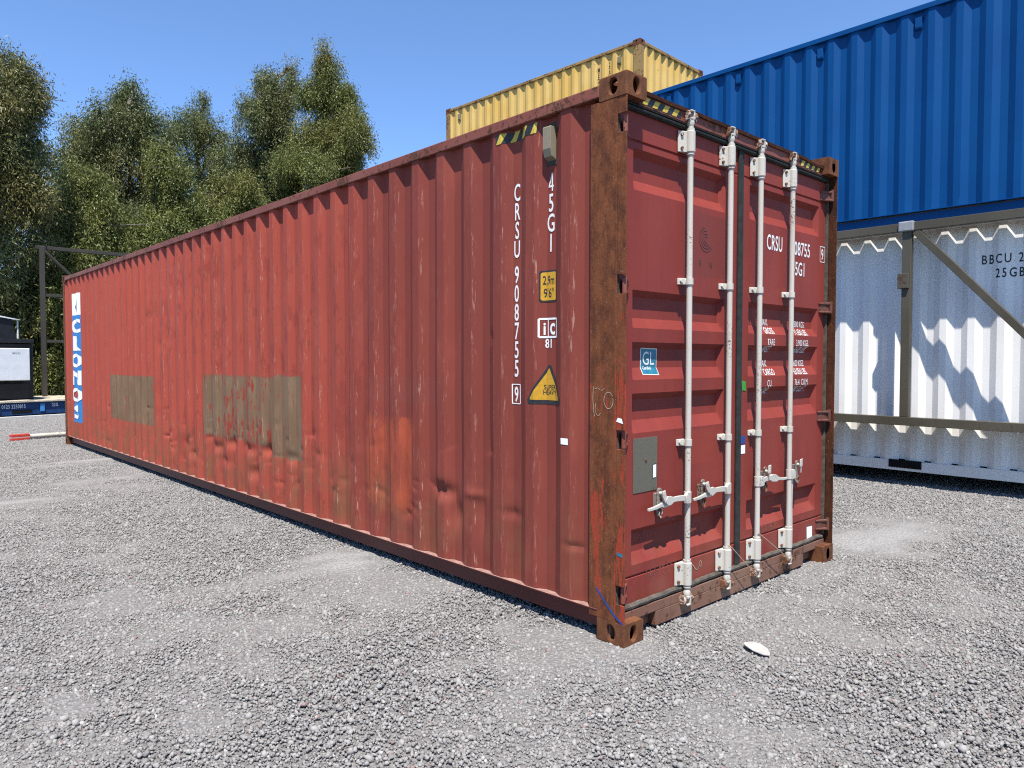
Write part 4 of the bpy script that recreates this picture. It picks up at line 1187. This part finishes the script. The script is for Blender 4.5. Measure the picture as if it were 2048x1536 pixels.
# ------------------------------------------------------------------ things at the left, behind the red container
def build_left():
    c, a = Vector((0.55, 19.6, 0)), 0.20
    rack = tag(empty('flat_rack', (c.x, c.y, 0), a), 'low dark blue flat rack with timber deck and white numbers behind the red container', 'flat rack')
    B = simple('flat_rack_blue_paint', (0.012, 0.045, 0.14), 0.5, 0.3, 0.15, 10)
    BL = simple('light_blue_paint', (0.05, 0.22, 0.50), 0.5, 0.3, 0.1, 10)
    WD = simple('weathered_deck_timber', (0.50, 0.44, 0.34), 0.85, 0.15, 0.2, 9)
    MB().box(-4.2, 4.2, 0.0, 0.12, 0.06, 0.375).build('side_beam', B, rack, 0.006)
    MB().box(-4.2, 4.2, 2.2, 2.3, 0.06, 0.375).build('side_beam', B, rack, 0.006)
    MB().box(-4.2, 4.2, 0.121, 2.199, 0.20, 0.36).build('bed', B, rack, 0.006)
    for x in (-3.6, 3.5):
        MB().box(x, x + 0.12, 0.0, 2.3, -0.01, 0.059).build('skid', B, rack, 0.004)
    for i in range(17):
        x = -4.2 + i * 0.495
        MB().box(x + 0.004, x + 0.488, -0.06, 2.34, 0.377, 0.415 + 0.006 * ((i * 7) % 3)).build('plank', WD, rack, 0.004)
    for x in (-0.55, 0.45, 1.45, -1.5):
        MB().box(x - 0.05, x + 0.05, -0.03, -0.001, 0.13, 0.33).build('stake_pocket', BL, rack, 0.004)
    MB().box(-0.23, 0.22, -0.004, 0.02, 0.10, 0.19).build('fork_pocket', MAT['dark'], rack)
    m = lambda s, t: Vector((s, -0.0025, t))
    lay('lettering', place(text_bm('0123 2250815', 0.095, 0.62, 0.01, 'LEFT', 1.1), -0.46, 0.235), m, MAT['sticker_white'], rack)
    lay('lettering', place(text_bm('22G', 0.085, 0.66, 0.01, 'LEFT', 1.1), 0.68, 0.245), m, MAT['sticker_white'], rack)
    # machine standing on the rack: black body, white control cabinet, white hood
    g = tag(empty('generator', (c.x + 0.70 * math.cos(a), c.y + 0.70 * math.sin(a), 0.425), a), 'black machine with white control cabinet and white topped hood on the flat rack', 'generator')
    BK = simple('black_machine_paint', (0.014, 0.015, 0.018), 0.45, 0.4, 0.2, 6)
    WH = simple('cabinet_white', (0.66, 0.68, 0.69), 0.4, 0.4, 0.05, 5)
    GR = simple('grey_print', (0.35, 0.39, 0.44), 0.5, 0.3, 0.1, 30)
    MB().box(-3.2, -0.22, 0.55, 1.9, 0.0, 1.45).build('body', BK, g, 0.02)
    MB().box(-3.1, -0.40, 0.42, 0.549, 0.02, 0.42).build('skid', BK, g, 0.01)
    MB().box(-3.3, -0.27, 0.35, 2.0, 1.46, 1.56).build('canopy_shelf', BK, g, 0.01)
    hd = MB().prism([(-3.0, 1.561), (-0.58, 1.561), (-0.66, 2.06), (-1.05, 2.12), (-3.0, 2.12)], 0.6, 1.9, 'y').build('hood', BK, g, 0.01)
    MB().prism([(-3.0, 2.121), (-1.03, 2.121), (-0.66, 2.061), (-0.48, 2.055), (-0.66, 2.09), (-1.05, 2.165), (-3.0, 2.165)], 0.55, 1.95, 'y').build('hood_rim', WH, g, 0.004)
    MB().box(-0.55, -0.52, 0.62, 0.66, 1.57, 2.05).build('hood_stay', WH, g, 0.004)
    cb = MB().box(-1.75, -0.44, 0.18, 0.545, 0.50, 1.32).build('control_cabinet', WH, g, 0.012)
    MB().box(-1.235, -0.452, 0.166, 0.1795, 0.512, 1.308).build('cabinet_door', WH, cb, 0.006)
    MB().tube([(-1.17, 0.165, 0.92), (-1.17, 0.150, 0.92)], 0.016, 10).build('cabinet_lock', MAT['dark'], cb)
    lay('lettering', place(text_bm('MANN', 0.06, 0.7, 0.01), -0.84, 1.17), lambda s, t: Vector((s, 0.163, t)), GR, cb)
    MB().tube([(-1.5, 0.178, 0.78), (-1.5, 0.155, 0.78)], 0.04, 12).build('cabinet_switch', MAT['dark'], cb)
    # pale beam lying on the ground before the rack
    KB = simple('pale_concrete', (0.50, 0.49, 0.46), 0.9, 0.1, 0.1, 12)
    o = MB().box(-4.6, 4.6, -0.05, 0.05, -0.02, 0.055).build('concrete_beam', KB, None, 0.008)
    o.location = (0.6, 19.25, 0); o.rotation_euler = (0, 0, a)
    tag(o, 'long pale concrete beam on the ground in front of the flat rack', 'beam')
    # pole with a red end
    p = tag(empty('barrier_pole', (-0.62, 13.40, 0.0), 0.18), 'dirty white pole with red banded end lying on the gravel', 'pole')
    RD = simple('red_band_paint', (0.52, 0.06, 0.045), 0.5, 0.3, 0.1, 20)
    WP = weathered('dirty_white_pole', (0.55, 0.52, 0.46), (0.42, 0.37, 0.30), rust=0.4, streak=0.3)
    MB().tube([(0.30, 0, 0.055), (1.0, 0.01, 0.050), (2.2, 0, 0.055)], 0.042, 10).build('shaft', WP, p)
    MB().box(0.0, 0.299, -0.05, 0.05, 0.0, 0.045).build('red_end', RD, p, 0.006)
    MB().box(0.0, 0.299, -0.05, 0.05, 0.065, 0.11).build('red_end', RD, p, 0.006)
    MB().box(0.002, 0.297, -0.048, 0.048, 0.0455, 0.0645).build('pink_band', simple('pink_band_paint', (0.62, 0.36, 0.33), 0.5, 0.3, 0.1, 20), p)
    # dark steel frame
    fr = tag(empty('steel_frame', (1.33, 21.6, 0), 0.0), 'tall open brown steel frame standing before the trees', 'frame')
    FM = weathered('brown_frame_paint', (0.036, 0.032, 0.025), (0.045, 0.040, 0.032), rust=-0.1, streak=0.2)
    for x in (0.0, 3.4):
        MB().box(x + 0.02, x + 0.14, 0.02, 0.14, 0.0, 4.62).build('post', FM, fr, 0.006)
    MB().box(-0.05, 3.6, 0.151, 0.27, 4.55, 4.65).build('beam', FM, fr, 0.006)
    for z in (3.22, 1.93):
        MB().box(0.15, 3.4, 0.03, 0.10, z, z + 0.08).build('rail', FM, fr, 0.006)
    d = Vector((1.0, 0, -0.95)); mtx = Matrix.Translation((0.15, 0.05, 4.5)) @ Matrix.Rotation(-math.atan2(-d.z, d.x) * -1, 4, 'Y')
    MB().tube([(0.12, 0.06, 4.52), (1.0, 0.06, 3.62), (1.5, 0.06, 3.30)], 0.045, 6).build('brace', FM, fr)
build_left()

# white flake of bark on the gravel
def build_flake():
    pts = [(0, 0), (0.03, 0.018), (0.07, 0.026), (0.12, 0.024), (0.16, 0.010), (0.175, 0), (0.15, -0.012), (0.10, -0.024), (0.05, -0.022), (0.015, -0.012)]
    n = len(pts)
    vs = []
    for dz in (0.004, 0.0):
        for x, y in pts: vs.append((x, y * 1.6, 0.014 + 0.004 * (y / 0.026) ** 2 + 0.004 * math.sin(x * 30) + 0.12 * y + dz))
    vs += [(0.085, 0.0, 0.016), (0.085, 0.0, 0.012)]
    fs = []
    for i in range(n):
        j = (i + 1) % n
        fs += [(i, j, 2 * n), (n + j, n + i, 2 * n + 1), (i, n + i, n + j, j)]
    o = MB().add(vs, fs, True).build('bark_flake', simple('pale_bark', (0.40, 0.385, 0.35), 0.85, 0.1, 0.12, 40), None)
    o.location = (0.485, -0.395, 0.002); o.rotation_euler = (0, 0, R(-108))
    tag(o, 'pale curled flake lying on the gravel in front of the red doors', 'bark')
build_flake()

# ------------------------------------------------------------------ trees
def leaf_material(name, dark, light, warm):
    k = NT(name)
    at = k.n('ShaderNodeAttribute'); at.attribute_name = 'tone'
    at2 = k.n('ShaderNodeAttribute'); at2.attribute_name = 'warm'
    c = k.mix(at.outputs['Fac'], dark, light)
    c = k.mix(at2.outputs['Fac'], c, warm)
    k.done(c, 0.5, 0.35, gain=(1.28, 1.2, 1.05))
    tr = k.n('ShaderNodeBsdfTranslucent')
    k.link(k.mix(0.5, c, (0.10, 0.13, 0.02)), tr.inputs[0])
    mx = k.n('ShaderNodeMixShader'); mx.inputs[0].default_value = 0.22
    out = k.t.nodes['Material Output']
    k.link(k.b.outputs[0], mx.inputs[1]); k.link(tr.outputs[0], mx.inputs[2]); k.link(mx.outputs[0], out.inputs[0])
    return k.m

LEAF_A = leaf_material('eucalyptus_leaves', (0.043, 0.062, 0.024), (0.120, 0.150, 0.062), (0.16, 0.130, 0.045))
LEAF_B = leaf_material('fresh_leaves', (0.056, 0.078, 0.022), (0.135, 0.158, 0.048), (0.18, 0.150, 0.040))
LEAF_C = leaf_material('dark_shrub_leaves', (0.042, 0.060, 0.022), (0.130, 0.155, 0.060), (0.16, 0.16, 0.05))
BARK = simple('pale_tree_bark', (0.26, 0.22, 0.18), 0.9, 0.1, 0.25, 8)

def pix(u, v, dist):
    """a world point at horizontal distance dist in the direction the photograph has at pixel (u, v)"""
    d = right * ((u - 1024) / 1457.96) + fwd + up * ((768 - v) / 1457.96)
    return CAM + d * (dist / math.hypot(d.x, d.y))

def make_tree(name, label, base, H, lobes, mat, nleaf, seed, group='trees behind the yard', leaf=(0.115, 0.030), droop=0.45, cat='tree', bare=0.16):
    """lobes: (dx, dy, z, rx, rz) ellipsoids round the trunk axis"""
    g = np.random.default_rng(seed)
    root = tag(empty(name, base), label, cat, group)
    mb = MB()
    lean = g.normal(0, 0.02, 2)
    axis_pts = [Vector((lean[0] * z, lean[1] * z, z)) for z in np.linspace(-0.1, H * 0.86, 8)]
    mb.tube(axis_pts, [max(0.02, 0.021 * H * (1 - i / 8.2)) for i in range(8)], 8)
    for (dx, dy, z, rx, rz) in lobes:
        s = max(0.3, z - rz * 0.9 - 0.35 * math.hypot(dx, dy))
        a = Vector((lean[0] * s, lean[1] * s, s)); b = Vector((dx, dy, z + rz * 0.3))
        m1 = a.lerp(b, 0.5) + Vector((*g.normal(0, 0.15, 2), 0.25))
        mb.tube([a, m1, b], [0.007 * H, 0.005 * H, 0.012], 6)
        for _ in range(4):
            e = Vector((dx, dy, z)) + Vector((g.normal(0, 0.5) * rx, g.normal(0, 0.5) * rx, g.uniform(-0.5, 0.6) * rz))
            mb.tube([m1, (m1 + e) / 2 + Vector((0, 0, 0.2)), e], [0.0035 * H, 0.002 * H, 0.008], 5)
    mb.build('trunk', BARK, root)
    # sprays of hanging leaves, gathered in clumps
    vol = np.array([l[3] ** 2 * l[4] for l in lobes]); vol = vol ** 0.75
    per = 60
    ncl = nleaf // per
    # every lobe carries a number of boughs; the leaf clumps sit round the boughs
    subs = []
    for li, (dx, dy, z, rx, rz) in enumerate(lobes):
        m = 13 + int(5 * rx)
        dd = g.normal(size=(m, 3)); dd /= np.linalg.norm(dd, axis=1)[:, None]
        rr = g.random(m) ** 0.30 * (0.86 - 0.25 * np.clip(dd[:, 2], 0, 1) * (np.abs(dd[:, 0]) + np.abs(dd[:, 1])))
        for q, r_ in zip(dd, rr):
            f_ = g.uniform(0.22, 0.44)
            subs.append((dx + q[0] * r_ * rx, dy + q[1] * r_ * rx, z + q[2] * r_ * rz, f_ * rx, f_ * rz * 1.05 + 0.1, li))
    subs = np.array(subs)
    vol = (subs[:, 3] ** 2 * subs[:, 4]) ** 0.72
    pk = g.choice(len(subs), ncl, p=vol / vol.sum())
    Lb = subs[pk]; pick = Lb[:, 5].astype(int)
    dirs = g.normal(size=(ncl, 3)); dirs /= np.linalg.norm(dirs, axis=1)[:, None]
    rad = g.random(ncl) ** 0.40
    spire = 1 - 0.3 * np.clip(dirs[:, 2], 0, 1)
    cen = np.stack([Lb[:, 0] + dirs[:, 0] * rad * Lb[:, 3] * spire, Lb[:, 1] + dirs[:, 1] * rad * Lb[:, 3] * spire, Lb[:, 2] + dirs[:, 2] * rad * Lb[:, 4]], -1)
    sub_tone = g.normal(0, 0.16, len(subs))[pk]
    tone_c = np.clip(g.normal(0.48, 0.20, ncl) + sub_tone, 0, 1)
    lobe_warm = g.random(len(lobes)) ** 3 * 0.45
    warm_c = np.clip(lobe_warm[pick] + g.normal(0, 0.12, ncl), 0, 1)
    csize = g.uniform(0.13, 0.30, ncl)
    n = ncl * per
    rep = lambda q: np.repeat(q, per, axis=0)
    off = np.clip(g.normal(size=(n, 3)), -1.5, 1.5) * rep(csize)[:, None] * np.array([0.75, 0.75, 1.0])
    P = rep(cen) + off
    dv = g.normal(size=(n, 3)); dv /= np.linalg.norm(dv, axis=1)[:, None]
    dv = dv * (1 - droop) + np.array([0, 0, -1.0]) * droop + rep(dirs) * 0.22
    dv /= np.linalg.norm(dv, axis=1)[:, None]
    w = np.cross(dv, g.normal(size=(n, 3))); w /= np.linalg.norm(w, axis=1)[:, None]
    ll = leaf[0] * g.uniform(0.6, 1.25, n)[:, None]; ww = leaf[1] * g.uniform(0.7, 1.3, n)[:, None]
    v0 = P; v1 = P + dv * ll * 0.45 + w * ww * 0.5; v2 = P + dv * ll + np.array([0, 0, -0.12]) * ll; v3 = P + dv * ll * 0.45 - w * ww * 0.5
    V = np.stack([v0, v1, v2, v3], 1).reshape(-1, 3)
    V[:, 2] = np.maximum(V[:, 2], 0.03)
    o = np_mesh('crown', V, np.arange(n * 4).reshape(-1, 4), mat, root)
    for nm, val in (('tone', np.clip(rep(tone_c) + g.normal(0, 0.18, n), 0, 1)), ('warm', np.clip(rep(warm_c), 0, 1))):
        at = o.data.attributes.new(nm, 'FLOAT', 'POINT'); at.data.foreach_set('value', np.repeat(val, 4).astype(np.float32))
    return root

def crown_from_pixels(D, col_u, spec, depth=1.0, jitter=0, seed=0):
    """lobes from picture outlines: spec rows (u, v, ru, rv) at distance D; returns base and lobes in metres"""
    base = pix(col_u, 800, D); base.z = 0
    g = random.Random(seed)
    lobes = []
    for u, v, ru, rv in spec:
        p = pix(u, v, D)
        s = D / 1457.96 / 0.98
        r = ru * s
        away = Vector((p.x - CAM.x, p.y - CAM.y, 0)).normalized() * g.uniform(-0.5, 0.5) * r * depth
        lobes.append((p.x - base.x + away.x, p.y - base.y + away.y, p.z, r, rv * s))
    return base, lobes

def build_trees():
    T = [
     # D, trunk u, lobes, material, leaves, label
     (25, -20, [(-10, 190, 85, 75), (30, 270, 60, 85), (-60, 330, 90, 100), (55, 390, 40, 55), (5, 480, 42, 40), (-40, 560, 50, 50), (75, 510, 24, 40), (30, 135, 22, 30)], LEAF_A, 46000, 'tall eucalyptus at the left edge with sky showing through its crown'),
     (31, 270, [(268, 188, 18, 26), (240, 200, 14, 22), (265, 232, 48, 55), (215, 265, 55, 55), (300, 270, 45, 60), (150, 320, 60, 65), (250, 370, 85, 90), (330, 350, 40, 80), (170, 430, 75, 90), (280, 500, 90, 90), (140, 520, 55, 70)], LEAF_A, 90000, 'broad rounded grey green eucalyptus left of the middle of the tree row'),
     (35, 405, [(405, 205, 10, 24), (405, 240, 22, 45), (380, 275, 32, 45), (430, 290, 32, 50), (405, 370, 60, 80), (400, 480, 80, 90)], LEAF_A, 42000, 'slim pointed tree in the dip of the tree row'),
     (29, 350, [(330, 350, 40, 50), (360, 430, 70, 80), (320, 500, 80, 70), (420, 450, 60, 70), (470, 400, 50, 60)], LEAF_B, 58000, 'lower fresh green tree in front of the middle of the tree row'),
     (33, 545, [(585, 150, 10, 26), (545, 160, 10, 22), (585, 185, 18, 40), (540, 200, 38, 55), (500, 250, 40, 55), (570, 250, 50, 70), (480, 320, 45, 60), (540, 360, 75, 80), (520, 440, 90, 70)], LEAF_A, 66000, 'tree with two thin tips beside the tallest tree'),
     (31, 655, [(652, 116, 12, 24), (640, 140, 14, 26), (655, 152, 25, 42), (645, 200, 42, 60), (690, 215, 40, 55), (640, 280, 60, 65), (705, 290, 42, 62), (620, 350, 75, 60), (700, 355, 45, 55), (660, 430, 80, 60)], LEAF_B, 78000, 'tallest pointed tree at the right end of the tree row'),
     (27, 165, [(165, 390, 50, 60), (120, 460, 50, 60), (190, 470, 60, 60), (110, 560, 55, 60), (170, 580, 70, 70)], LEAF_B, 40000, 'small yellowish tree in front of the big rounded eucalyptus'),
    ]
    for i, (D, u, spec, mat, n, lab) in enumerate(T):
        base, lobes = crown_from_pixels(D, u, spec, seed=i)
        Ht = max(l[2] + l[4] for l in lobes)
        make_tree('eucalyptus_tree', lab, base, Ht, lobes, mat, int(n * 2.35), 100 + i)
    S = [(26.0, 40, [(20, 610, 45, 40), (70, 640, 45, 45), (40, 700, 55, 50), (90, 740, 45, 45), (20, 770, 50, 30)], LEAF_C, 'dark leafy shrub behind the black machine'),
         (25.8, 120, [(110, 620, 35, 45), (130, 690, 45, 50), (105, 760, 40, 40), (160, 740, 50, 50)], LEAF_B, 'green shrub seen through the brown steel frame'),
         (28.0, -70, [(-70, 640, 70, 60), (-60, 730, 80, 60)], LEAF_C, 'dark shrub at the left edge below the tall eucalyptus'),
         (28.0, 220, [(220, 640, 80, 70), (230, 730, 90, 60), (330, 680, 80, 80)], LEAF_C, 'dark shrub hidden mostly by the far end of the red container'),
         (29.0, 480, [(430, 600, 90, 90), (560, 560, 90, 90), (660, 540, 80, 80), (500, 700, 120, 70), (650, 680, 110, 70)], LEAF_C, 'dark undergrowth shrub below the right end of the tree row')]
    for i, (D, u, spec, mat, lab) in enumerate(S):
        base, lobes = crown_from_pixels(D, u, spec, seed=50 + i)
        make_tree('shrub', lab, base, 3.2, lobes, mat, 34000, 300 + i, 'shrubs below the trees', (0.13, 0.042), 0.35, 'shrub')
build_trees()
